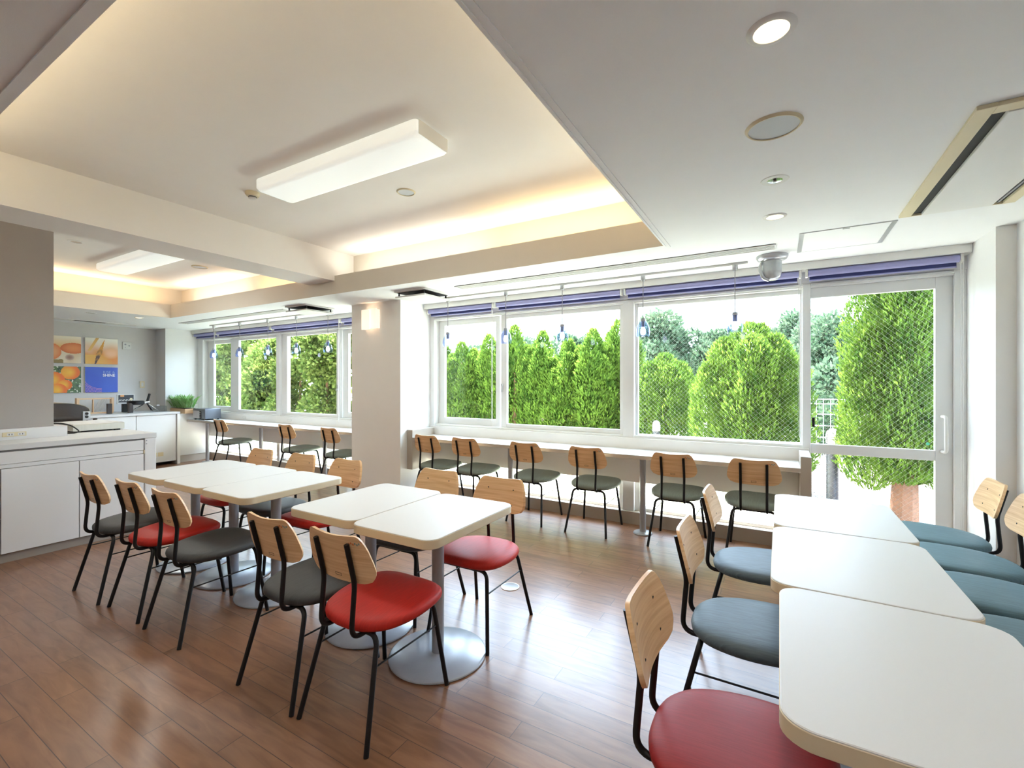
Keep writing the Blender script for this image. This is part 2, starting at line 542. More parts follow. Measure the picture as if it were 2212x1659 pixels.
bm = BM(); box(bm, -.709, -.672, .46, 3.40, ZC - .004, ZC); box(bm, -.709, -.697, .497, 3.36, ZC - .008, ZC); struct('trim_5', bm, M['ceil'])
bm = BM(); box(bm, -4.2, -.672, .462, .497, ZC - .006, ZC); struct('trim_6', bm, M['ceil'])

struct('wall_left', bx(XL - .1, XL, YB, 4.0, 0, ZU), M['grey'])
struct('wall_right', bx(XR, XR + .1, YB, 4.0, 0, ZC), M['white'])
struct('wall_back', bx(XL, XR, YB - .1, YB, 0, ZC), M['white'])
o = struct('wall_pier', bx(-4.66, -3.832, 3.973, YW, 0, ZC), M['white'])
o.data.materials.append(M['pier']); face_mat(o, lambda c, n: n.y < -.5, 1)
o = struct('wall_corner_pier', bx(XL - .1, -9.515, 3.965, YW, 0, ZC), M['white'])
o.data.materials.append(M['grey']); face_mat(o, lambda c, n: n.y < -.5, 1)
o = struct('wall_door_pier', bx(1.166, XR + .1, 3.995, YW, 0, ZC), M['white'])
o.data.materials.append(M['pier']); face_mat(o, lambda c, n: n.y < -.5, 1)
struct('wall_partition', bx(-5.75, -5.55, YB, 1.458, 1.003, ZU), M['part'])
bm = BM(); box(bm, -3.832, 1.166, 4.50, YW, 2.205, ZC); box(bm, -9.515, -4.66, 4.50, YW, 2.205, ZC); struct('wall_lintel', bm, M['white'])
bm = BM()
box(bm, XL, -4.66, 4.47, YW, -.1, .12); box(bm, -4.66, -3.832, 4.47, YW, -.1, 0); box(bm, -3.832, 1.166, 4.47, YW, -.1, .12)
struct('baseboard_window', bm, M['step'])
struct('baseboard_corner', bx(-9.515, -9.50, 3.97, 4.47, 0, .11), M['step'])

# sills behind the counters
bm = BM(); box(bm, -3.832, .21, 4.49, 4.70, .70, .845, .006); struct('trim_1', bm, M['sill'])
bm = BM(); box(bm, -9.515, -4.66, 4.49, 4.70, .70, .845, .006); struct('trim_2', bm, M['sill'])
# blind boxes
bm = BM(); box(bm, -3.832, 1.163, 4.38, 4.50, 2.30, ZC, .003); struct('trim_3', bm, M['pelmet'])
bm = BM(); box(bm, -9.515, -4.66, 4.38, 4.50, 2.30, ZC, .003); struct('trim_4', bm, M['pelmet'])

def sash(root, x0, x1, z0, z1, gx0, gx1, gz0, gz1, y0, y1, glass, name='sash'):
    bm = BM()
    box(bm, x0, gx0, y0, y1, z0, z1, .003); box(bm, gx1, x1, y0, y1, z0, z1, .003)
    box(bm, gx0, gx1, y0, y1, gz1, z1, .003); box(bm, gx0, gx1, y0, y1, z0, gz0, .003)
    s = newobj(name, bm, M['frame'], root)
    ym = (y0 + y1) / 2
    g = newobj('glass_pane', bx(gx0 - .004, gx1 + .004, ym, ym + .004, gz0 - .004, gz1 + .004), glass, s)
    return s

# wide window
w1 = sroot('window_1')
bm = BM()
box(bm, -3.832, -3.765, 4.50, 4.70, .845, 2.205, .003)
box(bm, -3.765, .165, 4.515, 4.70, 2.172, 2.205, .003)
box(bm, -3.765, .165, 4.50, 4.53, 2.185, 2.213, .003)
box(bm, -3.765, .165, 4.515, 4.70, .845, .868, .003)
newobj('outer_frame', bm, M['frame'], w1)
sash(w1, -3.765, -2.845, .868, 2.172, -3.675, -2.905, .95, 2.107, 4.595, 4.635, M['glass'])
sash(w1, -2.80, -1.351, .868, 2.172, -2.725, -1.392, .913, 2.127, 4.545, 4.585, M['glass'])
sash(w1, -1.239, .165, .868, 2.172, -1.215, .15, .872, 2.137, 4.57, 4.61, M['wire'], 'fixed_light')
newobj('mullion', bx(-1.351, -1.239, 4.505, 4.70, .12, 2.185, .004), M['frame'], w1)
newobj('mullion', bx(.165, .222, 4.505, 4.70, .12, 2.205, .004), M['frame'], w1)
bm = BM(); box(bm, -2.79, -2.772, 4.528, 4.546, 1.28, 1.37, .003); box(bm, -2.79, -2.765, 4.515, 4.53, 1.35, 1.375, .003)
newobj('sash_lock', bm, M['silver'], w1)

# far window
w2 = sroot('window_2')
bm = BM()
box(bm, -9.515, -9.35, 4.50, 4.70, .845, 2.205, .003)
box(bm, -9.35, -4.66, 4.515, 4.70, 2.172, 2.205, .003); box(bm, -9.35, -4.66, 4.50, 4.53, 2.185, 2.213, .003)
box(bm, -9.35, -4.66, 4.515, 4.70, .845, .868, .003)
newobj('outer_frame', bm, M['frame'], w2)
sash(w2, -9.35, -8.40, .868, 2.172, -9.15, -8.53, .955, 2.107, 4.595, 4.635, M['glass'])
sash(w2, -8.48, -7.06, .868, 2.172, -8.23, -7.137, .915, 2.130, 4.545, 4.585, M['glass'])
newobj('mullion', bx(-7.06, -6.985, 4.505, 4.70, .12, 2.185, .004), M['frame'], w2)
sash(w2, -6.985, -5.58, .868, 2.172, -6.845, -5.66, .915, 2.130, 4.545, 4.585, M['glass'])
sash(w2, -5.60, -4.66, .868, 2.172, -5.46, -4.75, .955, 2.107, 4.595, 4.635, M['glass'])
bm = BM(); box(bm, -5.63, -5.60, 4.522, 4.545, 1.26, 1.36, .004); box(bm, -5.63, -5.59, 4.505, 4.524, 1.27, 1.30, .004)
newobj('sash_lock', bm, M['silver'], w2)

# low strip windows
for nm, spans in (('window_3', ((-3.832, -1.351), (-1.239, .165))), ('window_4', ((-9.515, -7.06), (-6.985, -4.66)))):
    r = sroot(nm)
    for a, b in spans:
        bm = BM()
        fgrid(bm, None, a, b, .12, .845, 4.55, 4.68, .05, top=.36, bot=.03, bev=.003)
        f = newobj('frame', bm, M['frame'], r)
        newobj('glass_pane', bx(a + .048, b - .048, 4.62, 4.624, .148, .487), M['glass'], f)

# sliding glass door
d1 = sroot('door_1')
bm = BM()
box(bm, 1.10, 1.166, 4.505, 4.70, .12, 2.205, .004); box(bm, .222, 1.10, 4.515, 4.70, 2.172, 2.205, .003)
box(bm, .222, 1.10, 4.50, 4.53, 2.185, 2.213, .003); box(bm, .222, 1.10, 4.515, 4.70, .115, .128, .002)
newobj('door_frame', bm, M['frame'], d1)
bm = BM()
for q in ((.16, .222, .128, 2.172), (1.003, 1.10, .128, 2.172), (.222, 1.003, 2.09, 2.172), (.222, 1.003, .802, .879), (.222, 1.003, .128, .23)):
    box(bm, q[0], q[1], 4.545, 4.59, q[2], q[3], .003)
ds = newobj('door_panel', bm, M['frame'], d1)
newobj('upper_pane', bx(.218, 1.007, 4.565, 4.569, .875, 2.094), M['wire'], ds)
newobj('lower_pane', bx(.218, 1.007, 4.565, 4.569, .226, .806), M['wire'], ds)
bm = BM()
tube(bm, fillet([(1.04, 4.545, 1.135), (1.052, 4.49, 1.135), (1.052, 4.49, .875), (1.04, 4.545, .875)], .03), .0115, 10)
newobj('door_handle', bm, M['sill'], d1, True)
for z in (.925, .30):
    bm = BM(); lathe(bm, [(.011, 0), (.011, .002)], 16); s = newobj('safety_sticker', bm, M['dot'], d1)
    s.rotation_euler = (PI / 2, 0, 0); s.location = (.965, 4.5655, z)
bm = BM(); box(bm, .232, .252, 4.53, 4.547, 1.02, 1.10, .003); box(bm, .236, .248, 4.515, 4.532, 1.035, 1.055, .002)
newobj('door_latch', bm, M['rubber'], d1)

# ------------------------------------------------------------------ blinds
def blind(x0, x1, label, grp, chain_side=1, drop=1.5):
    r = empty('roller_blind', (x0, 4.42, 2.28)); tag(r, label, 'blind', grp)
    def loc(o): o.location = (-x0, -4.42, -2.28); return o
    bm = BM(); tube(bm, [(x0 + .02, 4.425, 2.272), (x1 - .02, 4.425, 2.272)], .027, 14); loc(newobj('roll', bm, M['blind'], r, True))
    bm = BM(); box(bm, x0 + .03, x1 - .03, 4.444, 4.449, 2.222, 2.262); loc(newobj('hem_band', bm, M['blinddk'], r))
    bm = BM(); tube(bm, [(x0 + .03, 4.446, 2.218), (x1 - .03, 4.446, 2.218)], .006, 8); loc(newobj('bottom_bar', bm, M['blind'], r, True))
    for x in (x0 + .009, x1 - .009):
        bm = BM(); box(bm, x - .008, x + .008, 4.395, 4.452, 2.24, 2.30, .003); loc(newobj('bracket', bm, M['plastic'], r))
    if drop:
        xc = x1 - .012 if chain_side > 0 else x0 + .012
        bm = BM()
        zb = 2.25 - drop
        for dx in (-.007, .007):
            tube(bm, [(xc + dx, 4.40, 2.25), (xc + dx * .7, 4.40, zb)], .0026, 5)
        tube(bm, fillet([(xc - .005, 4.40, zb), (xc, 4.40, zb - .012), (xc + .005, 4.40, zb)], .01), .0026, 5)
        loc(newobj('bead_chain', bm, M['plastic'], r))
    return r
G = 'roller blinds above the wide window and door'
blind(-3.80, -2.82, 'rolled lavender blind above the narrow sash beside the sconce pier', G, 1, 1.35)
blind(-2.80, -1.33, 'rolled lavender blind above the second, wider sash of the near window', G, 1, 0)
blind(-1.31, .155, 'rolled lavender blind above the fixed wired pane next to the door', G, 1, 1.3)
blind(.18, 1.125, 'rolled lavender blind above the sliding glass door', G, 1, 2.05)
G = 'roller blinds above the far window'
blind(-9.49, -8.72, 'short rolled lavender blind at the corner end of the far window', G, 1, 1.3)
blind(-8.70, -7.08, 'rolled lavender blind above the toaster oven at the far window', G, 1, 0)
blind(-7.06, -5.42, 'long rolled lavender blind over the middle of the far window', G, 1, 1.42)
blind(-5.40, -4.70, 'rolled lavender blind half hidden by the sconce pier', G, 1, 0)

# ------------------------------------------------------------------ ceiling fittings
def ring_light(name, x, y, z, r, ri, label, cat, grp, lens, rim='plastic', depth=.006):
    t = empty(name, (x, y, z)); tag(t, label, cat, grp)
    bm = BM()
    lathe(bm, [(ri, -.001), (ri, -depth), (ri + (r - ri) * .3, -depth - .001), (r - .002, -.003), (r, 0)], 40, closed=False)
    newobj('rim', bm, M[rim], t, True)
    bm = BM(); lathe(bm, [(0, -.004), (ri, -.004), (ri, 0)], 40, closed=False); newobj('lens' if cat != 'speaker' else 'grille', bm, M[lens], t, True)
    return t
M['grille'] = mat('speaker_mesh', rgb(196, 202, 206), .6, var=.05, scale=300)
M['lensoff'] = mat('unlit_lens', rgb(190, 186, 178), .25, var=.1)
G = 'round downlights in the lowered ceiling'
ring_light('downlight', -.02, 1.455, ZC, .063, .045, 'lit round downlight in the ceiling nearest the camera', 'ceiling light', G, 'lit_warm')
ring_light('ceiling_speaker', -.02, 2.007, ZC, .098, .086, 'large round speaker in the white ceiling between downlight and spotlight', 'speaker', 'round ceiling speakers', 'grille', 'acframe', .008)
t = empty('recessed_spotlight', (-.02, 2.54, ZC)); tag(t, 'unlit recessed spotlight with chrome reflector behind the ceiling speaker', 'ceiling light', G)
bm = BM(); lathe(bm, [(.034, -.001), (.034, -.004), (.058, -.003), (.061, 0)], 40, closed=False); newobj('rim', bm, M['plastic'], t, True)
bm = BM(); lathe(bm, [(0, -.0005), (.02, -.0006), (.034, -.003)], 30, closed=False); newobj('reflector', bm, M['chrome'], t, True)
bm = BM(); lathe(bm, [(0, -.012), (.008, -.010), (.009, -.002)], 16, closed=False); newobj('bulb', bm, M['lensoff'], t, True)
ring_light('downlight', -.024, 3.096, ZC, .062, .044, 'lit round downlight nearest the silver ceiling dome', 'ceiling light', G, 'lit_warm')
ring_light('downlight', -6.24, 1.81, ZU, .07, .045, 'unlit round downlight in the raised ceiling beside the far light panel', 'ceiling light', G, 'lensoff')
ring_light('downlight', -8.28, 2.56, ZC, .06, .042, 'unlit downlight at the far end above the canvases', 'ceiling light', G, 'lensoff')
ring_light('downlight', -8.26, 3.10, ZC, .06, .042, 'faintly lit downlight at the far end nearest the corner pier', 'ceiling light', G, 'lit_warm')
ring_light('ceiling_speaker', -2.45, 2.60, ZU, .072, .06, 'round speaker in the raised ceiling beside the long light panel', 'speaker', 'round ceiling speakers', 'grille', 'acframe', .008)
ring_light('ceiling_speaker', -6.26, 2.98, ZU, .09, .078, 'round speaker in the raised ceiling half hidden by the beam', 'speaker', 'round ceiling speakers', 'grille', 'acframe', .008)

t = empty('smoke_detector', (-3.47, 2.02, ZU)); tag(t, 'small round smoke detector on the raised ceiling near the long light', 'smoke detector')
bm = BM(); lathe(bm, [(.05, 0), (.05, -.016), (.042, -.028), (0, -.028)], 28, closed=False); newobj('detector_base', bm, M['acframe'], t, True)
bm = BM(); lathe(bm, [(.026, -.028), (.028, -.046), (.018, -.052), (0, -.052)], 24, closed=False); newobj('sensor_chamber', bm, M['plastic'], t, True)
bm = BM(); lathe(bm, [(.0286, -.033), (.0289, -.039)], 24, closed=False); newobj('smoke_slot', bm, M['dark'], t)

def fluorescent(x0, x1, y0, y1, label):
    t = empty('ceiling_light_panel', ((x0 + x1) / 2, (y0 + y1) / 2, ZU)); tag(t, label, 'ceiling light', 'fluorescent ceiling panels')
    ox, oy = (x0 + x1) / 2, (y0 + y1) / 2
    hx, hy = (x1 - x0) / 2, (y1 - y0) / 2
    bm = BM(); box(bm, -hx + .02, hx - .02, -hy + .02, hy - .02, -.012, 0, .002); newobj('mounting_plate', bm, M['plastic'], t)
    bm = BM()
    lp = []
    for ins, z in ((.004, -.012), (0, -.02), (0, -.075), (.012, -.092), (.035, -.097)):
        lp.append([(x, y, z) for x, y in rrect(-hx + ins, hx - ins, -hy + ins, hy - ins, .025, 4)])
    rings(bm, lp)
    newobj('diffuser', bm, M['lit_soft'], t, True)
    for sx in (-1, 1):
        bm = BM(); box(bm, min(sx * hx, sx * (hx + .004)), max(sx * hx, sx * (hx + .004)), -hy + .02, hy - .02, -.09, -.012, .001)
        newobj('end_cap', bm, M['plastic'], t)
fluorescent(-3.20, -1.70, 1.88, 2.17, 'long lit fluorescent ceiling panel in the near coffer')
fluorescent(-7.12, -5.62, 2.24, 2.55, 'lit fluorescent ceiling panel in the far coffer beyond the beam')

def slot_vent(x0, x1, y0, y1, n, label, z=ZC):
    t = empty('line_vent', ((x0 + x1) / 2, (y0 + y1) / 2, z)); tag(t, label, 'air vent', 'slot air vents in the ceiling')
    hx, hy = (x1 - x0) / 2, (y1 - y0) / 2
    newobj('backing', bx(-hx, hx, -hy, hy, -.003, 0), M['gap'], t)
    bm = BM(); w = 2 * hy / (2 * n + 1)
    for k in range(n + 1):
        y = -hy + 2 * k * w
        box(bm, -hx, hx, y, y + w, -.009, -.003)
    box(bm, -hx - .008, -hx, -hy, hy, -.009, 0); box(bm, hx, hx + .008, -hy, hy, -.009, 0)
    newobj('louvre', bm, M['plastic'], t)
slot_vent(-2.83, -.03, 3.70, 3.83, 4, 'long slotted air vent in the ceiling above the wide window')
slot_vent(-8.43, -5.66, 3.70, 3.83, 4, 'long slotted air vent in the ceiling above the far window')
slot_vent(-9.52, -9.36, 2.3, 3.50, 1, 'narrow beige ceiling strip along the wall of the canvases')

t = empty('air_conditioner', (.84, 2.835, ZC)); tag(t, 'large cream ceiling air conditioner with black slots near the right wall', 'air conditioner')
bm = BM()
for q in ((-.24, -.185, -.615, .615), (.19, .24, -.615, .615), (-.185, .19, -.615, -.555), (-.185, .19, .603, .615)):
    box(bm, q[0], q[1], q[2], q[3], -.016, 0, .003)
newobj('frame', bm, M['acframe'], t)
newobj('cavity', bx(-.185, .19, -.555, .603, -.003, 0), M['dark'], t)
newobj('inlet_panel', bx(-.142, .148, -.555, .600, -.02, -.004, .003), M['plastic'], t)
for x in (.168,):
    newobj('air_flap', bx(x - .004, x + .004, -.54, .59, -.012, -.004), M['steel'], t)
def drop_unit(x, y, label):
    t = empty('ventilation_unit', (x, y, ZC)); tag(t, label, 'ventilation unit', 'square ceiling ventilation units')
    bm = BM(); rings(bm, [[(a, b, z) for a, b in rrect(-h, h, -h, h, .03, 4)] for h, z in ((.22, 0), (.22, -.014), (.21, -.018))]); newobj('ceiling_plate', bm, M['plastic'], t, True)
    newobj('cavity', bx(-.19, .19, -.19, .19, -.022, -.018), M['dark'], t)
    newobj('drop_panel', bx(-.205, .205, -.205, .205, -.075, -.058, .003), M['plastic'], t)
    for sx in (-1, 1):
        for sy in (-1, 1):
            newobj('hanger', bx(sx * .175 - .006, sx * .175 + .006, sy * .175 - .006, sy * .175 + .006, -.058, -.02), M['rubber'], t)
drop_unit(-3.33, 3.79, 'square vent unit with dropped white panel beside the sconce pier')
drop_unit(-5.24, 3.80, 'square vent unit with dropped white panel above the far pendants')

t = empty('access_panel', (.362, 3.78, ZC)); tag(t, 'square flush access panel in the ceiling above the glass door', 'access panel')
bm = BM()
for q in ((-.25, -.222, -.25, .25), (.222, .25, -.25, .25), (-.222, .222, -.25, -.242), (-.222, .222, .242, .25)):
    box(bm, q[0], q[1], q[2], q[3], -.005, 0, .001)
newobj('frame', bm, M['silver'], t)
newobj('panel', bx(-.222, .222, -.242, .242, -.004, 0), M['ceil'], t)
newobj('latch', bx(-.018, .018, -.236, -.226, -.006, -.004), M['steel'], t)

t = empty('sensor_dome', (-.05, 4.05, ZC)); tag(t, 'silver ceiling dome sensor hanging above the wide window', 'sensor')
bm = BM(); lathe(bm, [(.108, 0), (.11, -.012), (.10, -.03), (.066, -.045), (0, -.045)], 36, closed=False); newobj('mounting_base', bm, M['silver'], t, True)
bm = BM(); lathe(bm, [(.064, -.043), (.064, -.13), (.055, -.165), (.035, -.185), (0, -.19)], 32, closed=False); newobj('dome', bm, M['silver'], t, True)
bm = BM(); lathe(bm, [(.0655, -.05), (.0655, -.125)], 32, closed=False)
newobj('ribbed_sleeve', bm, M['grille'], t, True)
bm = BM(); tube(bm, fillet([(-.07, -.02, -.05), (-.085, -.03, -.09), (-.06, -.03, -.17), (-.02, -.03, -.192)], .04), .012, 8); newobj('arm', bm, M['silver'], t, True)

# pendant tracks and pendants
def track(x0, x1, y, label):
    t = tag(newobj('light_track', bx(x0, x1, y - .012, y + .012, ZC - .018, ZC, .002), M['plastic']), label, 'light track', 'ceiling light tracks')
track(-3.36, -.22, 4.14, 'thin white ceiling track along the wide window')
track(-8.32, -5.2, 4.12, 'thin white ceiling track along the far window')
pend0 = []
def make_pendant():
    t = empty('pendant_lamp')
    zt = ZC - .018
    bm = BM(); lathe(bm, [(.0, 0), (.022, 0), (.022, -.03), (.014, -.045), (0, -.045)], 20); newobj('track_plug', bm, M['silver'], t, True)
    bm = BM(); tube(bm, [(0, 0, -.04), (0, 0, -.385)], .0036, 6); newobj('cord', bm, M['cord'], t)
    bm = BM(); lathe(bm, [(0, -.38), (.02, -.382), (.022, -.405), (.017, -.41), (.017, -.455), (.012, -.46), (0, -.46)], 20); newobj('lamp_holder', bm, M['steel'], t, True)
    bm = BM()
    prof = [(.024, -.405), (.040, -.425), (.053, -.455), (.060, -.49), (.060, -.52), (.054, -.543)]
    lathe(bm, prof + [(r - .002, z) for r, z in reversed(prof)], 28, closed=False)
    newobj('glass_shade', bm, M['blue'], t, True)
    bm = BM(); lathe(bm, [(0, -.455), (.014, -.46), (.022, -.485), (.024, -.505), (.016, -.525), (0, -.53)], 18); newobj('bulb', bm, M['bulb'], t, True)
    return t
def dup(root, loc, rz=0.0):
    c = root.copy(); COL.objects.link(c)
    for k in ('label', 'group', 'category'):
        pass
    c.location = loc; c.rotation_euler = (0, 0, rz)
    def kids(src, dst):
        for ch in [q for q in bpy.data.objects if q.parent == src]:
            d = ch.copy(); d.parent = dst; COL.objects.link(d)
            kids(ch, d)
    kids(root, c)
    return c
proto = make_pendant(); used = False
PL = [(-3.262, 4.14, 'blue glass pendant lamp hanging closest to the sconce pier'),
      (-2.493, 4.14, 'blue glass pendant lamp, second from the sconce pier along the near track'),
      (-1.845, 4.14, 'blue glass pendant lamp in the middle of the near track'),
      (-1.057, 4.14, 'blue glass pendant lamp, second from the silver dome sensor'),
      (-.314, 4.14, 'blue glass pendant lamp hanging closest to the silver dome sensor'),
      (-8.20, 4.12, 'blue glass pendant lamp above the toaster oven by the far corner'),
      (-7.43, 4.12, 'blue glass pendant lamp, second from the corner on the far track'),
      (-6.675, 4.12, 'blue glass pendant lamp in the middle of the far track'),
      (-5.99, 4.12, 'blue glass pendant lamp, second from the sconce pier on the far track'),
      (-5.305, 4.12, 'blue glass pendant lamp on the far track nearest the sconce pier')]
for i, (x, y, lb) in enumerate(PL):
    o = proto if i == 0 else dup(proto, (0, 0, 0))
    o.location = (x, y, ZC - .018)
    tag(o, lb, 'pendant lamp', 'blue glass pendants over the window counters')

# wall sconce
t = empty('wall_sconce', (-4.285, 3.973, 2.155)); tag(t, 'glowing frosted glass wall sconce on the pier between the windows', 'wall lamp')
bm = BM(); box(bm, -.05, .05, -.02, 0, -.05, .05, .004); newobj('back_plate', bm, M['steel'], t)
bm = BM(); box(bm, -.118, .02, -.075, -.06, -.125, .115, .004); newobj('glass_panel', bm, M['sconce'], t)
bm = BM(); box(bm, -.02, .118, -.06, -.045, -.115, .125, .004); newobj('glass_panel', bm, M['sconce'], t)
for sx in (-.118, .106):
    bm = BM(); box(bm, sx, sx + .012, -.048 if sx > 0 else -.062, -.002, -.11, .115, .003); newobj('glass_side', bm, M['sconce'], t)
newobj('bracket', bx(-.01, .01, -.046, -.018, -.02, .02), M['steel'], t)

# ------------------------------------------------------------------ window counters
def counter(x0, x1, poles, lab, endx=None):
    t = empty('window_counter', (x0, 4.08, 0)); tag(t, lab, 'counter', 'white counters along the windows')
    def P(o): o.location = (-x0, -4.08, 0); return o
    bm = BM(); box(bm, x0, x1, 4.08, 4.49, .705, .74, .003); o = P(newobj('worktop', bm, M['lam'], t))
    bm = BM(); box(bm, x0, x1, 4.079, 4.0805, .707, .738); P(newobj('edge_band', bm, M['step'], t))
    bm = BM(); box(bm, x0, x1, 4.45, 4.475, .42, .705, .002); P(newobj('apron', bm, M['pelmet'], t))
    for x in poles:
        bm = BM(); tube(bm, [(x, 4.25, .012), (x, 4.25, .705)], .028, 18); l = P(newobj('pole', bm, M['steel'], t, True))
        bm = BM(); lathe(bm, [(0, 0), (.083, 0), (.085, .006), (.080, .014), (.03, .02), (0, .02)], 32, (x, 4.25, 0)); c = newobj('foot_plate', bm, M['steel'], l, True)
    return t, P
t, P = counter(-3.745, .137, (-2.5, -1.087), 'white window counter with sage chairs beside the glass door')
for a, b, z0 in ((.137, .207, 0), (-3.828, -3.745, .36)):
    bm = BM(); box(bm, a, b, 4.08, 4.475, z0, .825, .004); P(newobj('end_panel', bm, M['step'], t))
    bm = BM(); box(bm, a + .001, b - .001, 4.082, 4.475, .825, .828, .001); P(newobj('end_cap', bm, M['lam'], t))
t, P = counter(-9.15, -4.70, (-8.67, -7.067, -5.533), 'white window counter at the far window holding the toaster oven')

# ------------------------------------------------------------------ chair
def seat_outline(k=1.0, dy=0.0):
    half = [(0, .252), (.09, .250), (.165, .232), (.205, .190), (.222, .12), (.226, .04), (.214, -.04), (.182, -.115), (.125, -.165), (.06, -.186), (0, -.19)]
    pts = half + [(-x, y) for x, y in reversed(half[1:-1])]
    n = len(pts); out = []
    for i in range(n):
        p0, p1, p2, p3 = (Vector(pts[(i + j) % n]) for j in (-1, 0, 1, 2))
        for s in range(3):
            t = s / 3
            q = .5 * ((2 * p1) + (p2 - p0) * t + (2 * p0 - 5 * p1 + 4 * p2 - p3) * t * t + (3 * p1 - p0 - 3 * p2 + p3) * t ** 3)
            out.append((q.x, q.y))
    return out

def inset(pts, d, c=(0, .03)):
    out = []
    for x, y in pts:
        v = Vector((x - c[0], y - c[1])); L = v.length
        v = v * ((L - d) / L)
        out.append((c[0] + v.x, c[1] + v.y))
    return out

def board_half():
    # (x, s) with s measured up from the lower edge of the backrest
    return [(0, .0), (.08, .001), (.13, .004), (.165, .016), (.184, .04), (.189, .062), (.186, .09), (.172, .145), (.158, .178), (.142, .196), (.125, .202), (.09, .199), (.04, .195), (0, .194)]

def make_chair():
    t = empty('dining_chair')
    O = seat_outline()
    bm = BM()
    lv = [(.03, .408), (.010, .410), (.002, .418), (0, .43), (.003, .441), (.012, .449), (.03, .455), (.07, .459), (.13, .461)]
    rings(bm, [[(x, y, z + (y - .03) * .035) for x, y in inset(O, d)] for d, z in lv])
    newobj('seat', bm, SEAT['charcoal'], t, True, 60)
    # backrest
    H = board_half()
    lo = [p for p in H[:6]]; hi = [p for p in H[5:]]
    def interp(tab, x):
        tab = sorted(tab)
        for (x0, s0), (x1, s1) in zip(tab, tab[1:]):
            if x0 <= x <= x1: return s0 + (s1 - s0) * ((x - x0) / (x1 - x0 + 1e-9))
        return tab[-1][1]
    def yb(x, s): return -.1872 - .25 * s + .8 * (x * x - .0081)
    bm = BM(); nx, ns = 30, 8; TH = .011
    front, back = [], []
    for i in range(nx + 1):
        x = -.189 * math.cos(PI * i / nx)
        a, b = interp(lo, abs(x)), interp(hi, abs(x))
        cf, cb = [], []
        for j in range(ns + 1):
            s = a + (b - a) * j / ns
            cb.append(bm.verts.new((x, yb(x, s), .600 + s)))
            cf.append(bm.verts.new((x - x * .05, yb(x, s) + TH, .600 + s)))
        front.append(cf); back.append(cb)
    for i in range(nx):
        for j in range(ns):
            bm.faces.new((front[i][j], front[i + 1][j], front[i + 1][j + 1], front[i][j + 1]))
            bm.faces.new((back[i][j], back[i][j + 1], back[i + 1][j + 1], back[i + 1][j]))
        for j in (0, ns):
            bm.faces.new((front[i][j], back[i][j], back[i + 1][j], front[i + 1][j]))
    for i in (0, nx):
        for j in range(ns):
            bm.faces.new((front[i][j], front[i][j + 1], back[i][j + 1], back[i][j]))
    bmesh.ops.remove_doubles(bm, verts=bm.verts[:], dist=.0004)
    br = newobj('backrest', bm, M['wood'], t, True, 50)
    for sx in (-1, 1):
        for s in (.045, .135):
            bm = BM(); x = sx * .09
            tube(bm, [(x, yb(x, s) + TH - .001, .6 + s), (x, yb(x, s) + TH + .0015, .6 + s)], .0045, 10)
            newobj('screw', bm, M['rubber'], br)
    bm = BM()
    y = lambda x, s: yb(x, s) - .0008
    for q in ((-.018, .018, .020, .022), (-.018, .018, .030, .032), (-.018, -.016, .022, .030), (.016, .018, .022, .030)):
        v = [bm.verts.new((a, y(a, s), .6 + s)) for a, s in ((q[0], q[2]), (q[1], q[2]), (q[1], q[3]), (q[0], q[3]))]
        bm.faces.new(v)
    newobj('maker_mark', bm, M['rubber'], br)
    bm = BM()
    for k in range(6):
        a = .092 + .009 * k; s = .165 + .004 * (k % 2)
        v = [bm.verts.new((x, y(x, z) , .6 + z)) for x, z in ((a, s), (a + .006, s), (a + .006, s + .008), (a, s + .008))]
        bm.faces.new(v)
    st = newobj('small_sticker', bm, M['stk1'], br); st.data.materials.append(M['stk2'])
    for k, f in enumerate(st.data.polygons): f.material_index = 0 if k < 3 else 1
    for sx in (-1, 1):
        bm = BM()
        pts = fillet([(sx * .09, -.238, .768), (sx * .09, -.198, .602), (sx * .09, -.216, .392), (sx * .09, -.02, .396), (sx * .09, .17, .40)], [.03, .055, .02], 7)
        tube(bm, pts, .0100, 10); newobj('back_strut', bm, M['black'], t, True)
        bm = BM()
        tube(bm, fillet([(sx * .197, -.238, 0), (sx * .152, -.14, .392), (0, -.14, .392)], .045, 7), .0104, 10); newobj('leg', bm, M['black'], t, True)
        bm = BM()
        tube(bm, fillet([(sx * .197, .238, 0), (sx * .158, .185, .396), (0, .185, .396)], .045, 7), .0104, 10); newobj('leg', bm, M['black'], t, True)
        bm = BM()
        tube(bm, [(sx * .166, -.168, .285), (sx * .170, .198, .285)], .0038, 7); newobj('stretcher', bm, M['black'], t, True)
    return t
M['stk1'] = mat('sticker_orange', rgb(214, 110, 60), .5)
M['stk2'] = mat('sticker_grey_blue', rgb(120, 150, 150), .5)

chair0 = make_chair()
def seat_of(o):
    for q in bpy.data.objects:
        if q.parent == o and q.name.split('.')[0] == 'seat': return q
chair_used = []
def place_chair(x, y, rz, seat, label, grp):
    o = chair0 if not chair_used else dup(chair0, (0, 0, 0))
    chair_used.append(o)
    o.location = (x, y, 0); o.rotation_euler = (0, 0, rz)
    s = seat_of(o)
    s.material_slots[0].link = 'OBJECT'; s.material_slots[0].material = SEAT[seat]
    tag(o, label, 'chair', grp)
    return o
GA = 'chairs around the middle tables'
place_chair(-1.516, 1.428, 0, 'red', 'red vinyl chair, bright and closest to the camera, tucked at the near middle table', GA)
place_chair(-1.949, 1.420, 0, 'charcoal', 'charcoal chair standing directly beside the bright red chair, back to the camera', GA)
place_chair(-2.890, 1.421, 0, 'charcoal', 'charcoal chair with back to the camera at the nearest of the three joined tables', GA)
place_chair(-3.384, 1.428, 0, 'red', 'dark red chair between two charcoal chairs, back to the camera', GA)
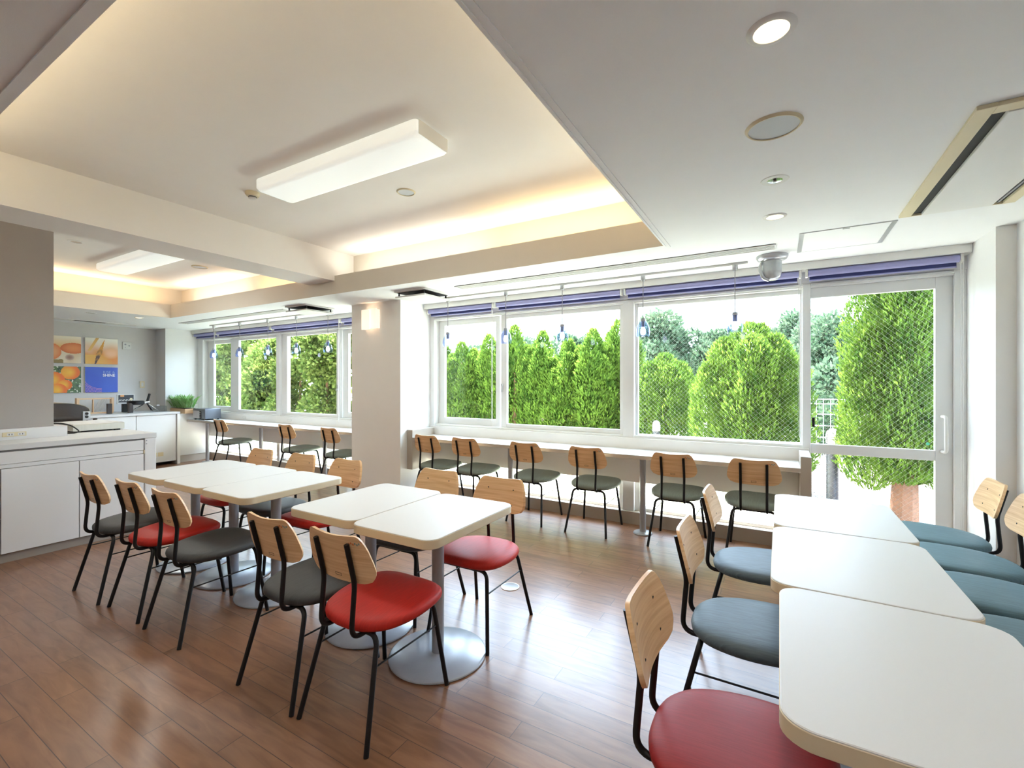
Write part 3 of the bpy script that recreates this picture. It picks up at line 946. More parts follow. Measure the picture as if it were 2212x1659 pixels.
place_chair(-3.864, 1.403, 0, 'charcoal', 'charcoal chair nearest the white cabinet doors, back to the camera', GA)
place_chair(-1.480, 2.188, PI, 'red', 'pinkish red chair facing the camera on the window side of the near middle table', GA)
place_chair(-1.980, 2.200, PI, 'charcoal', 'charcoal chair facing the camera beside the pinkish red chair', GA)
place_chair(-2.846, 2.170, PI, 'red', 'red seated chair facing the camera just in front of the sconce pier', GA)
place_chair(-3.382, 2.170, PI, 'charcoal', 'charcoal chair facing the camera in the middle of the three joined tables', GA)
place_chair(-3.950, 2.170, PI, 'red', 'red chair facing the camera at the farthest of the three joined tables', GA)
GB = 'sage chairs along the window counters'
ys = 3.932 + .238
for x, lb in ((-3.43, 'sage green chair at the window counter tucked against the sconce pier'),
              (-2.90, 'sage green chair, second from the sconce pier at the near counter'),
              (-2.168, 'sage green chair, third from the sconce pier at the near counter'),
              (-1.528, 'sage green chair just before the counter pole, fourth from the sconce pier'),
              (-.768, 'sage green chair between the counter pole and the last counter chair'),
              (-.172, 'sage green chair at the counter end beside the glass door'),
              (-7.72, 'sage green chair at the far counter nearest the toaster oven'),
              (-6.00, 'sage green chair in the middle of the three at the far counter'),
              (-5.08, 'sage green chair at the far counter partly cut off by the sconce pier')):
    place_chair(x, ys, 0, 'sage', lb, GB)
GC = 'chairs around the right hand tables'
place_chair(-.122, 1.325, -PI / 2, 'rose', 'rose red chair at the table end nearest the camera', GC)
place_chair(-.122, 2.020, -PI / 2, 'slate', 'slate blue chair beside the middle right hand table, next to the rose red chair', GC)
place_chair(-.122, 2.737, -PI / 2, 'slate', 'slate blue chair beside the farthest right hand table, near the counter end', GC)
place_chair(.890, 3.80, PI / 2, 'teal', 'teal blue chair by the glass door, backrest against the white pier', GC)
place_chair(.890, 3.33, PI / 2, 'teal', 'teal blue chair along the right wall, second from the glass door', GC)
place_chair(.890, 2.85, PI / 2, 'teal', 'teal blue chair along the right wall, third from the glass door', GC)
place_chair(.890, 2.36, PI / 2, 'teal', 'teal blue chair along the right wall nearest the camera, mostly cropped', GC)

# ------------------------------------------------------------------ tables
def make_table():
    t = empty('cafe_table')
    hx, hy, r = .253, .352, .06
    bm = BM()
    rings(bm, [[(x, y, z) for x, y in rrect(-hx + d, hx - d, -hy + d, hy - d, r, 7)] for d, z in ((.0015, .717), (.0015, .719), (.004, .7205))])
    newobj('tabletop', bm, M['lam'], t)
    bm = BM()
    rings(bm, [[(x, y, z) for x, y in rrect(-hx + d, hx - d, -hy + d, hy - d, r, 7)] for d, z in ((.003, .678), (0, .681), (0, .7155), (.0012, .717))])
    newobj('edge_band', bm, M['edge'], t, True, 25)
    bm = BM(); tube(bm, [(0, 0, .012), (0, 0, .668)], .031, 24); newobj('pole', bm, M['steel'], t, True)
    bm = BM(); lathe(bm, [(0, 0), (.243, 0), (.246, .004), (.244, .009), (.236, .013), (.05, .017), (0, .017)], 56); newobj('base_plate', bm, M['basem'], t, True, 30)
    newobj('top_bracket', bx(-.11, .11, -.11, .11, .666, .679, .003), M['steel'], t)
    return t
tb = make_table()
TBL = [(-1.508, 1.832, 'white cafe table nearest the camera in the middle of the room', 'white tables in the middle of the room'),
       (-2.020, 1.857, 'white cafe table pushed against the near middle table', 'white tables in the middle of the room'),
       (-2.893, 1.842, 'white cafe table of the joined three, the one nearest the camera', 'white tables in the middle of the room'),
       (-3.403, 1.845, 'white cafe table in the middle of the joined three', 'white tables in the middle of the room'),
       (-3.913, 1.832, 'white cafe table of the joined three nearest the white cabinet', 'white tables in the middle of the room'),
       (.242, 2.830, 'white table by the glass door, farthest of the right hand row', 'white tables in the right hand row'),
       (.240, 2.112, 'white table in the middle of the right hand row', 'white tables in the right hand row'),
       (.266, 1.395, 'white table cut off by the frame, closest to the camera in the right hand row', 'white tables in the right hand row')]
for i, (x, y, lb, g) in enumerate(TBL):
    o = tb if i == 0 else dup(tb, (0, 0, 0))
    o.location = (x, y, 0); tag(o, lb, 'table', g)
    if i >= 5:
        for ch in [q for q in bpy.data.objects if q.parent == o]:
            ch.scale = (1.055, 1.012, 1.0) if ch.name.split('.')[0] in ('tabletop', 'edge_band') else (1, 1, 1)

# floor lid
t = empty('floor_lid', (-1.578, 2.68, 0)); tag(t, 'small round metal floor box lid in the planks', 'floor lid')
bm = BM(); lathe(bm, [(0, 0), (.056, 0), (.056, .003), (.05, .004), (0, .004)], 32); newobj('cover', bm, M['basem'], t, True)
bm = BM(); lathe(bm, [(.056, .001), (.062, .001), (.062, .004), (.056, .004)], 32, closed=False); newobj('ring', bm, M['stainless'], t, True)

# ------------------------------------------------------------------ near counter with cabinets
t = empty('serving_counter', (-5.8, 0.6, 0)); tag(t, 'long white serving counter with cabinet doors below the grey partition', 'counter')
def C(o): o.location = (5.8, -.6, 0); return o
bm = BM(); box(bm, -6.40, -5.115, YB + .2, 2.062, .868, .912, .004); C(newobj('worktop', bm, M['lam'], t))
bm = BM(); box(bm, -6.35, -5.145, YB + .2, 1.96, .08, .867); C(newobj('carcass', bm, M['seam'], t))
bm = BM(); box(bm, -6.35, -5.15, YB + .2, 2.05, 0, .078); C(newobj('toe_kick', bm, M['toe'], t))
bm = BM(); box(bm, -5.145, -5.121, YB + .2, 1.959, .760, .852, .002); C(newobj('fascia_rail', bm, M['cab'], t))
bm = BM(); box(bm, -5.145, -5.128, YB + .2, 1.959, .728, .757, .001); C(newobj('grip_channel', bm, M['cab'], t))
for y0, y1 in ((.135, .590), (.594, 1.047), (1.053, 1.502), (1.508, 1.959)):
    bm = BM(); box(bm, -5.145, -5.12, y0, y1, .076, .724, .002); C(newobj('cabinet_door', bm, M['cab'], t))
bm = BM(); box(bm, -6.35, -5.119, 1.968, 2.058, 0.0, .867, .006); ep = C(newobj('end_panel', bm, M['cab'], t))
for z in (.845, .815):
    bm = BM(); tube(bm, [(-5.121, 1.980, z), (-5.1165, 1.980, z)], .005, 10); newobj('screw', bm, M['steel'], ep)
bm = BM(); box(bm, -5.145, -5.1205, 1.9595, 1.9675, .725, .76); C(newobj('filler_strip', bm, M['edge'], t))
# raised ledge with sockets
bm = BM(); box(bm, -5.55, -5.50, YB + .2, 1.535, .912, 1.003, .002); box(bm, -5.75, -5.55, 1.470, 1.535, .912, 1.003, .002)
tag(newobj('counter_ledge', bm, M['cab']), 'raised white ledge on the serving counter under the partition', 'ledge')
t = empty('socket_strip', (-5.50, 1.205, .958)); tag(t, 'ivory double power socket on the counter ledge', 'power socket')
newobj('socket_plate', bx(.0, .012, -.07, .07, -.018, .018, .003), M['ivory'], t)
for y in (-.024, .038):
    bm = BM(); box(bm, .012, .014, y - .02, y + .02, -.011, .011, .001); q = newobj('outlet', bm, M['plastic'], t)
    bm = BM(); box(bm, .014, .0145, y - .010, y - .006, -.006, .006); box(bm, .014, .0145, y + .006, y + .010, -.006, .006); newobj('slot', bm, M['dark'], q)

# warming tray and cord
t = empty('warming_tray', (-6.02, 1.838, .912)); tag(t, 'flat stainless steel warming tray on the serving counter', 'warming tray')
newobj('tray_body', bx(-.29, .27, -.195, .2, .012, .074, .004), M['stainless'], t)
newobj('white_top', bx(-.282, .262, -.188, .193, .074, .077, .001), M['plastic'], t)
for sx in (-.24, .235):
    for sy in (-.15, .15):
        newobj('rubber_foot', bx(sx - .02, sx + .02, sy - .02, sy + .02, 0, .012), M['rubber'], t)
bm = BM()
tube(bm, fillet([(-5.86, 1.50, 1.012), (-5.72, 1.56, 1.012), (-5.68, 1.62, .985), (-5.665, 1.665, .932), (-5.675, 1.64, .918), (-5.69, 1.56, .918), (-5.78, 1.548, .918)], .05, 5), .0055, 7)
tag(newobj('power_cord', bm, M['rubber'], None, True), 'black power cord looping in front of the stainless tray', 'cord')

# dark oven behind the tray
t = empty('toaster_oven', (-6.70, 1.74, .905)); tag(t, 'dark round-topped oven with silver controls behind the stainless tray', 'oven')
bm = BM()
prof = []
for k in range(13):
    a = PI * k / 12
    prof.append((.27 * math.cos(a), .16 + .105 * math.sin(a) ** .8))
prof = [(.27, .015)] + prof + [(-.27, .015)]
rings(bm, [[(x, y, z) for y, z in prof] for x in (-.16, .16)])
newobj('oven_body', bm, M['casedk'], t, True, 30)
bm = BM()
pr2 = [(y, z + .003) for y, z in prof[1:-1]]
lp = [[(x, y, z) for y, z in pr2] for x in (-.165, .165)]
A = [[bm.verts.new(p) for p in l] for l in lp]
for k in range(len(pr2) - 1): bm.faces.new((A[0][k], A[0][k + 1], A[1][k + 1], A[1][k]))
bmesh.ops.solidify(bm, geom=bm.faces[:], thickness=.012)
newobj('lid_trim', bm, M['edge'], t, True, 30)
newobj('control_panel', bx(.15, .172, .205, .272, .02, .17, .006), M['silver'], t)
for z in (.06, .11, .145):
    bm = BM(); tube(bm, [(.170, .238, z), (.182, .238, z)], .014, 14); newobj('knob', bm, M['rubber'], t, True)
for sx in (-.12, .12):
    for sy in (-.2, .2):
        newobj('rubber_foot', bx(sx - .015, sx + .015, sy - .015, sy + .015, 0, .016), M['rubber'], t)
# stand of that oven: rear table
t = empty('back_worktable', (-7.0, 1.2, 0)); tag(t, 'low white side table behind the serving counter carrying the dark oven', 'table')
def D(o): o.location = (7.0, -1.2, 0); return o
bm = BM(); box(bm, -6.98, -6.42, .4, 2.06, .87, .905, .003); D(newobj('tabletop', bm, M['lam'], t))
for x in (-6.95, -6.45):
    for y in (.43, 2.0):
        D(newobj('leg', bx(x - .02, x + .02, y - .02, y + .02, 0, .87), M['steel'], t))
bm = BM(); lathe(bm, [(0, 0), (.022, 0), (.024, .05), (.016, .06), (.016, .075), (0, .075)], 18, (-6.48, 2.035, .905))
o = newobj('condiment_jar', bm, M['acryl'], None, True); tag(o, 'small clear jar with dark lid beside the dark oven', 'jar')
bm = BM(); lathe(bm, [(0, .075), (.019, .075), (.019, .092), (0, .092)], 18, (-6.48, 2.035, .905)); newobj('lid', bm, M['brown'], o, True)

# ------------------------------------------------------------------ far cabinet
t = empty('far_cabinet', (-9.4, 3.2, 0)); tag(t, 'white cabinet under the square canvases at the far wall', 'cabinet')
def E_(o): o.location = (9.4, -3.2, 0); return o
bm = BM(); box(bm, XL + .005, -8.90, 1.2, 3.93, .855, .89, .003); E_(newobj('worktop', bm, M['lam'], t))
bm = BM(); box(bm, XL + .005, -8.95, 1.2, 3.885, .12, .853); E_(newobj('carcass', bm, M['cab'], t))
bm = BM(); box(bm, XL + .005, -9.2, 1.2, 3.885, 0, .12); E_(newobj('toe_kick', bm, M['brown'], t))
for y0, y1 in ((1.2, 1.9), (1.907, 2.6), (2.607, 3.31), (3.318, 3.878)):
    bm = BM(); box(bm, -8.95, -8.925, y0, y1, .06, .85, .002); dd = E_(newobj('cabinet_door', bm, M['cab'], t))
    if y0 > 3.3:
        for k in range(3):
            newobj('door_vent', bx(-8.926, -8.923, 3.42 + .095 * k, 3.50 + .095 * k, .16, .225), M['ivory'], dd)
bm = BM(); box(bm, XL + .005, -8.90, 3.886, 3.93, 0, .853, .002); E_(newobj('end_panel', bm, M['pelmet'], t))
# low white ledge with planter
t = tag(newobj('corner_ledge', bx(-9.5, -9.0, 3.94, 4.46, .12, .845, .003), M['cab']), 'white boxed ledge in the corner carrying the planter', 'ledge')
newobj('plinth', bx(-9.5, -9.015, 3.94, 4.46, 0, .12), M['step'], t)
t = empty('planter_box', (-9.2, 4.12, .845)); tag(t, 'pale wooden planter box with leafy green plant by the far window', 'planter')
bm = BM(); box(bm, -.29, .24, -.09, .09, 0, .085, .003); newobj('wooden_box', bm, M['planter'], t)
newobj('soil', bx(-.28, .23, -.08, .08, .083, .09), M['soil'], t)
bm = BM(); random.seed(5)
lay = bm.loops.layers.color.new('tint')
for k in range(260):
    x, y = random.uniform(-.27, .22), random.uniform(-.07, .07)
    az = random.uniform(0, 2 * PI); ln = random.uniform(.14, .32); sp = random.uniform(.15, .75)
    d = Vector((math.cos(az) * sp, math.sin(az) * sp, 1)).normalized(); w = random.uniform(.014, .026)
    sd = d.cross(Vector((0, 0, 1))).normalized()
    p0 = Vector((x, y, .088)); pm = p0 + d * ln * .6; pe = p0 + d * ln + Vector((d.x, d.y, -.5)) * ln * .28
    a, b_ = bm.verts.new(pm - sd * w), bm.verts.new(pm + sd * w)
    v0, v1, mid = bm.verts.new(p0), bm.verts.new(pe), bm.verts.new(pm - Vector((0, 0, .006)))
    for f in ((v0, mid, a), (v0, b_, mid), (a, mid, v1), (mid, b_, v1)): bm.faces.new(f)
newobj('leaves', bm, M['leafp'], t)

# toaster oven on the far counter
t = empty('countertop_toaster', (-8.72, 4.26, .74)); tag(t, 'boxy grey countertop toaster on the far window counter', 'toaster')
bm = BM(); box(bm, -.20, .20, -.125, .14, .018, .195, .012, 3); newobj('body', bm, M['toaster'], t, True)
newobj('front_panel', bx(-.185, .02, -.131, -.124, .03, .16, .003), M['silver'], t)
newobj('control_strip', bx(.03, .085, -.131, -.124, .025, .155, .003), M['rubber'], t)
for z in (.05, .09, .13):
    bm = BM(); tube(bm, [(.057, -.131, z), (.057, -.143, z)], .013, 14); newobj('knob', bm, M['steel'], t, True)
for sx in (-.16, .16):
    for sy in (-.1, .11):
        newobj('foot', bx(sx - .012, sx + .012, sy - .012, sy + .012, 0, .02), M['rubber'], t)
# sockets on the far sill front
for x, lb in ((-7.95, 'small white outlet on the far sill nearer the toaster'), (-6.7, 'small white outlet on the far sill between the far chairs')):
    t = empty('sill_outlet', (x, 4.49, .79)); tag(t, lb, 'power socket', 'outlets on the far sill')
    newobj('outlet_plate', bx(-.05, .05, -.005, 0, -.018, .018, .001), M['plastic'], t)
    for dx in (-.022, .022): newobj('outlet', bx(dx - .013, dx + .013, -.007, -.005, -.01, .01), M['pelmet'], t)

# items on the far cabinet
t = empty('wooden_display_frame', (-9.5, 2.98, .89)); tag(t, 'open pale wooden display frame standing on the far cabinet', 'display frame')
bm = BM()
box(bm, -.04, .04, -.232, -.20, .02, .255, .002); box(bm, -.04, .04, .20, .232, .02, .255, .002)
box(bm, -.03, .03, -.20, .20, .23, .25, .002); box(bm, -.03, .03, -.225, .225, 0, .022, .002)
newobj('frame', bm, M['planter'], t)
newobj('divider', bx(-.02, .02, -.03, -.018, .022, .23, .001), M['planter'], t)
bm = BM()
for k in range(4): tube(bm, [(.0, -.015 + .03 * k, .03), (.0, .06 + .03 * k, .225)], .0018, 5)
newobj('wire_rods', bm, M['chrome'], t)
def card_stand(x, y, lb):
    t = empty('card_holder', (x, y, .89)); tag(t, lb, 'card holder', 'dark card holders on the far cabinet')
    bm = BM(); box(bm, -.02, .02, -.032, .032, 0, .165, .003); newobj('card_block', bm, M['brown'], t)
    newobj('inner_card', bx(.0205, .022, -.026, .026, .01, .155), M['casedk'], t)
card_stand(-9.22, 3.07, 'dark brown card holder beside the wooden display frame')
card_stand(-9.22, 3.345, 'dark brown card holder in front of the small screen')
t = empty('price_display', (-9.55, 3.40, .89)); tag(t, 'small tilted screen on a stand behind the card holders', 'display')
s = newobj('screen_body', bx(-.012, .012, -.12, .12, .14, .30, .004), M['plastic'], t)
bm = BM(); n = 24; lay = bm.loops.layers.float_color.new('print')
for i in range(n):
    for j in range(12):
        y0, z0 = -.105 + .21 * i / n, .165 + .125 * j / 12
        f = bm.faces.new([bm.verts.new((.0135, y, z)) for y, z in ((y0, z0), (y0 + .21 / n, z0), (y0 + .21 / n, z0 + .125 / 12), (y0, z0 + .125 / 12))])
        c = (.03, .03, .04, 1)
        if 3 <= i <= 8 and j >= 9: c = (.7, .3, .1, 1)
        if j in (2, 3, 4) and (i * 7 + j * 3) % 5 < 2: c = (.75, .75, .72, 1)
        if 18 <= i <= 21 and 3 <= j <= 6: c = (.75, .68, .45, 1)
        for l in f.loops: l[lay] = c
newobj('screen', bm, M['print'], s)
newobj('stand', bx(-.03, .03, -.05, .05, 0, .14, .004), M['rubber'], t)
t = empty('waffle_iron', (-9.28, 3.50, .89)); tag(t, 'black flip waffle iron on splayed chrome legs', 'waffle iron')
bm = BM(); lathe(bm, [(0, .13), (.105, .13), (.118, .145), (.118, .18), (.105, .195), (0, .195)], 28, (0, -.06, 0)); newobj('griddle_head', bm, M['rubber'], t, True)
bm = BM(); tube(bm, [(0, .05, .165), (0, .13, .17)], .022, 12); newobj('pivot', bm, M['chrome'], t, True)
bm = BM(); tube(bm, [(0, .10, .18), (.0, .135, .31)], .018, 10); newobj('upper_handle', bm, M['rubber'], t, True)
bm = BM(); tube(bm, [(0, .10, .15), (.02, .16, .03)], .016, 10); newobj('lower_handle', bm, M['rubber'], t, True)
for a, b in (((0, .09, .16), (.06, -.16, .004)), ((0, .09, .16), (.06, .26, .004)), ((0, .09, .16), (-.10, -.12, .004)), ((0, .09, .16), (-.10, .22, .004))):
    bm = BM(); tube(bm, [a, b], .007, 8); newobj('leg', bm, M['chrome'], t, True)
t = empty('acrylic_box', (-9.35, 3.80, .89)); tag(t, 'clear acrylic box at the end of the far cabinet', 'box')
bm = BM(); box(bm, -.11, .11, -.09, .08, 0, .006); box(bm, -.11, .11, -.09, -.084, .006, .09); box(bm, -.11, .11, .074, .08, .006, .09); box(bm, -.11, -.104, -.084, .074, .006, .09); box(bm, .104, .11, -.084, .074, .006, .09)
newobj('tray', bm, M['acryl'], t)
newobj('lid', bx(-.115, .115, -.095, .085, .09, .097, .001), M['acryl'], t)
newobj('lid_knob', bx(-.02, .02, -.04, .0, .097, .115, .003), M['plastic'], t)

# ------------------------------------------------------------------ canvases on the far wall
def mix(a, b, t):
    t = max(0, min(1, t)); return tuple(p + (q - p) * t for p, q in zip(a, b))
def L3(r, g, b): return rgb(r, g, b)[:3]
def nz(x, y, s, k=0): return noise.noise(Vector((x * s, y * s, k)))
def bread(u, v):
    c = mix(L3(238, 226, 204), L3(214, 184, 140), .5 + .6 * nz(u, v, 3))
    if v > .62 + .08 * nz(u, 0, 4): c = mix(L3(240, 196, 120), L3(248, 236, 214), (v - .62) * 3)
    d = ((u - .15) / .3) ** 2 + ((v - .42) / .3) ** 2
    if d < 1: c = mix(L3(238, 176, 122), L3(228, 128, 62), d)
    d = ((u - .78) / .36) ** 2 + ((v - .56) / .2) ** 2
    if d < 1: c = mix(L3(236, 150, 84), L3(214, 104, 44), d)
    d = ((u - .68) / .13) ** 2 + ((v - .22) / .11) ** 2
    if d < 1: c = mix(L3(150, 108, 92), L3(206, 180, 158), d)
    if v < .12 + .05 * nz(u, 1, 6) and u < .5: c = L3(150, 132, 80)
    return c
def wheat(u, v):
    c = mix(L3(232, 150, 44), L3(246, 240, 226), (v - .35) * 1.7 + .25 * nz(u, v, 3))
    if v < .35: c = mix(L3(240, 196, 96), L3(228, 140, 40), u + .4 * nz(u, v, 2.4, 3))
    d = ((u - .78) / .28) ** 2 + ((v - .42) / .22) ** 2
    if d < 1: c = mix(L3(250, 196, 150), c, d)
    x0 = .30 + .30 * v
    w = .085 * (1 - abs(v - .42) / .55)
    if abs(u - x0) < w and v < .95:
        k = math.sin((v * 26 + abs(u - x0) * 30))
        c = mix(L3(226, 160, 60), L3(84, 52, 40), (.58 - v) * 2.4 + .3 * k)
    if abs((u - .12) - (v - .5) * .5) < .05 and v > .5: c = L3(236, 190, 110)
    return c
def oranges(u, v):
    c = mix(L3(40, 68, 44), L3(96, 128, 78), .5 + nz(u, v, 9))
    if nz(u, v, 14, 5) > .32: c = L3(226, 232, 214)
    for cx, cy, r in ((.70, .78, .27), (.24, .48, .31), (.55, .30, .2), (.36, .10, .25)):
        d = ((u - cx) ** 2 + (v - cy) ** 2) ** .5 / r
        if d < 1:
            c = mix(L3(250, 196, 60), L3(238, 112, 24), d * .9 + .5 * (u - cx) / r)
    return c
def rise(u, v):
    c = mix(L3(58, 98, 206), L3(40, 78, 200), .5 + .5 * nz(u, v, 2))
    d = ((u - .42) ** 2 + (v - .62) ** 2) ** .5
    if d > .45 and u < .5 and v < .7 and (d * 22) % 1 < .28: c = L3(206, 140, 170)
    return c
def canvas(y0, y1, z0, z1, fn, label, n=72):
    t = empty('wall_canvas', (XL, (y0 + y1) / 2, (z0 + z1) / 2)); tag(t, label, 'picture', 'square canvases on the far wall')
    hy, hz = (y1 - y0) / 2, (z1 - z0) / 2
    newobj('canvas_block', bx(0, .03, -hy, hy, -hz, hz, .002), M['plastic'], t)
    bm = BM(); lay = bm.loops.layers.float_color.new('print')
    V = [[bm.verts.new((.0312, -hy + 2 * hy * i / n, -hz + 2 * hz * j / n)) for j in range(n + 1)] for i in range(n + 1)]
    for i in range(n):
        for j in range(n):
            f = bm.faces.new((V[i][j], V[i + 1][j], V[i + 1][j + 1], V[i][j + 1]))
            c = tuple(fn((i + .5) / n, (j + .5) / n)) + (1,)
            for l in f.loops: l[lay] = c
    newobj('print', bm, M['print'], t)
    return t, hy, hz
canvas(2.485, 2.915, 1.70, 2.133, bread, 'square canvas print of bread and baskets, upper one beside the partition')
canvas(2.965, 3.395, 1.70, 2.133, wheat, 'square canvas print of a golden wheat ear')
canvas(2.485, 2.915, 1.224, 1.648, oranges, 'square canvas print of oranges among leaves')
t, hy, hz = canvas(2.965, 3.395, 1.226, 1.648, rise, 'blue square canvas with white lettering')
M['txtw'] = mat('lettering_white', (.85, .87, .92, 1), .5)
M['txtl'] = mat('lettering_pale_blue', rgb(150, 178, 232), .5)
def lettering(s, size, off, y, z, m):
    cu = bpy.data.curves.new('lettering', 'FONT'); cu.body = s; cu.size = size; cu.offset = off
    cu.align_x = 'RIGHT'; cu.extrude = .0008
    tmp = bpy.data.objects.new('tmp_text', cu); COL.objects.link(tmp)
    dg = bpy.context.evaluated_depsgraph_get()
    me = bpy.data.meshes.new_from_object(tmp.evaluated_get(dg))
    bpy.data.objects.remove(tmp)
    me.materials.clear(); me.materials.append(m)
    o = bpy.data.objects.new('lettering', me); COL.objects.link(o); o.parent = t
    o.rotation_euler = (PI / 2, 0, PI / 2); o.location = (.0325, y, z)
lettering('RISE &', .060, -.0006, .176, .108, M['txtl'])
lettering('SHINE', .060, .0016, .176, .056, M['txtw'])

t = empty('intercom_panel', (XL, 3.53, 2.035)); tag(t, 'white wall intercom panel beside the wheat canvas', 'wall panel')  # wall intercom with buttons
newobj('panel_body', bx(0, .02, -.06, .06, -.065, .065, .004), M['plastic'], t)
for y, z, r in ((-.025, .02, .013), (-.025, -.03, .006), (.03, .0, .012)):
    bm = BM(); tube(bm, [(.02, y, z), (.024, y, z)], r, 14); newobj('button', bm, M['steel'], t, True)
t = empty('light_switch', (XL, 3.757, 1.355)); tag(t, 'pale wall switch plate above the waffle iron', 'switch')
newobj('switch_plate', bx(0, .008, -.035, .035, -.06, .06, .002), M['ivory'], t)
newobj('rocker', bx(.008, .012, -.016, .016, -.035, .035, .001), M['plastic'], t)

# ------------------------------------------------------------------ outside
struct('lawn', bx(-40, .05, YW, 60, -.35, -.06), M['lawn'])
struct('roof_eave', bx(-12, 2.6, YW, 5.62, 2.88, 3.08), M['white'])  # unseen overhang, added to keep direct sun off sill and counter
struct('ground_gravel', bx(.05, 30, YW, 60, -.35, -.06), M['gravel'])

def add_spray(bm, lay, p, d, ln, w, tint):
    """A flat, forked frond: four triangles folded on a midrib."""
    up = d
    sd = up.cross(Vector((random.uniform(-1, 1), random.uniform(-1, 1), random.uniform(-.3, .3)))).normalized()
    nrm = up.cross(sd)
    b0 = bm.verts.new(p); m = bm.verts.new(p + up * ln * .55 + nrm * w * .25)
    l = bm.verts.new(p + up * ln * .62 - sd * w); r = bm.verts.new(p + up * ln * .58 + sd * w)
    e = bm.verts.new(p + up * ln)
    for q in ((b0, m, l), (b0, r, m), (l, m, e), (m, r, e)):
        f = bm.faces.new(q)
        for lo in f.loops: lo[lay] = (tint, tint, tint, 1)

def conifer_mesh(seed, leaders, n, ln=(.035, .10), w=(.006, .015), pw=2.6):
    """Foliage of a bushy arborvitae: several flame-shaped leaders covered in upright sprays."""
    random.seed(seed)
    bm = BM(); lay = bm.loops.layers.float_color.new('tint')
    tot = sum(h * r for _, _, h, r, _ in leaders)
    for cx, cy, h, r, z0 in leaders:
        k = int(n * h * r / tot)
        ph = random.uniform(0, 9)
        for _ in range(k):
            t = random.random() ** .85
            a = random.uniform(0, 2 * PI)
            prof = (min(1, t / .16) ** .5) * (1 - t ** pw) ** .62
            lump = 1 + .42 * noise.noise(Vector((math.cos(a) * 1.8 + ph, math.sin(a) * 1.8, t * 5.5))) + .16 * noise.noise(Vector((math.cos(a) * 5, math.sin(a) * 5 + ph, t * 14)))
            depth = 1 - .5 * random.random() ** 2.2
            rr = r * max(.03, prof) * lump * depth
            p = Vector((cx + rr * math.cos(a), cy + rr * math.sin(a), z0 + h * t * .98))
            d = Vector((math.cos(a) * random.uniform(.1, .75), math.sin(a) * random.uniform(.1, .75), random.uniform(.5, 1.1)))
            d += Vector((random.uniform(-.3, .3), random.uniform(-.3, .3), 0)); d.normalize()
            tn = .40 + .75 * noise.noise(p * 5.5) + .4 * noise.noise(p * 17) + random.uniform(-.18, .18) + .25 * (1 - 2 * (1 - depth))  # lighter outer tips, darker inner sprays: crown light and shade put into the tint
            add_spray(bm, lay, p, d, random.uniform(*ln), random.uniform(*w), max(0, min(1, tn)))
    me = bpy.data.meshes.new('conifer_foliage'); bm.to_mesh(me); bm.free(); me.materials.append(M['conifer'])
    return me
def broad_mesh(seed, h, r, n, leaf, mkey):
    random.seed(seed)
    bm = BM(); lay = bm.loops.layers.float_color.new('tint')
    blobs = []
    for _ in range(16):
        a = random.uniform(0, 2 * PI); q = random.uniform(0, .7) * r
        blobs.append((Vector((q * math.cos(a), q * math.sin(a), random.uniform(.15, .85) * h)), random.uniform(.22, .45) * r))
    for _ in range(n):
        c, br = random.choice(blobs)
        v = Vector((random.gauss(0, 1), random.gauss(0, 1), random.gauss(0, 1))).normalized()
        p = c + v * br * random.uniform(.7, 1.05)
        if p.z < .02: continue
        d = (v + Vector((random.uniform(-.8, .8), random.uniform(-.8, .8), random.uniform(-.5, .8)))).normalized()
        add_spray(bm, lay, p, d, leaf * random.uniform(.7, 1.4), leaf * .33, random.random())
    me = bpy.data.meshes.new('leaf_crown'); bm.to_mesh(me); bm.free(); me.materials.append(M[mkey])
    return me
def trunk_mesh(h, r):
    bm = BM()
    tube(bm, [(0, 0, -.1), (.02, .01, h * .3), (-.02, 0, h * .65), (0, .01, h)], [r * 1.25, r, r * .75, r * .3], 9)
    me = bpy.data.meshes.new('trunk'); bmesh.ops.recalc_face_normals(bm, faces=bm.faces[:]); bm.to_mesh(me); bm.free(); me.materials.append(M['trunk'])
    return me
def tree(name, fol, trk, x, y, s, sz, rz, label, cat, grp):
    t = empty(name, (x, y, -.06), rz); tag(t, label, cat, grp)
    a = bpy.data.objects.new('foliage', fol); a.parent = t; COL.objects.link(a); a.scale = (s, s, sz)
    b = bpy.data.objects.new('trunk', trk); b.parent = t; COL.objects.link(b); b.scale = (s, s, sz)
    return t

TR = trunk_mesh(1.5, .06)
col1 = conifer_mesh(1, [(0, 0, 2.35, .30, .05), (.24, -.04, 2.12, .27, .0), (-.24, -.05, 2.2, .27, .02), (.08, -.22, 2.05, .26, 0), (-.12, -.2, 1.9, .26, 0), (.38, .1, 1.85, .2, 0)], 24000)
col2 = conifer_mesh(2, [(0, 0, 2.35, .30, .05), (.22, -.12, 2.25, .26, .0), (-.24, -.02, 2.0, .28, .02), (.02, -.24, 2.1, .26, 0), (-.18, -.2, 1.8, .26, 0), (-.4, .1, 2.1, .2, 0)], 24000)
G = 'columnar conifers of the hedge outside the wide window'
HEDGE = [(-6.85, 8.55, 2.35, 'outer conifer of the hedge seen at the edge of the narrow sash'),
         (-6.15, 8.3, 2.32, 'conifer behind the pane of the narrow sash, beside the pendant cord'),
         (-5.45, 8.35, 2.46, 'pointed conifer at the inner edge of the narrow sash'),
         (-4.78, 8.3, 2.60, 'tall conifer behind the second pendant of the wide sash'),
         (-4.15, 8.35, 2.46, 'conifer in the middle of the wide sash above the bollard'),
         (-3.52, 8.2, 2.25, 'shorter conifer just behind the third pendant'),
         (-3.02, 8.2, 2.42, 'full conifer beside the mullion of the wide sash'),
         (-2.62, 8.45, 2.58, 'tall narrow conifer touching the mullion of the wide sash')]
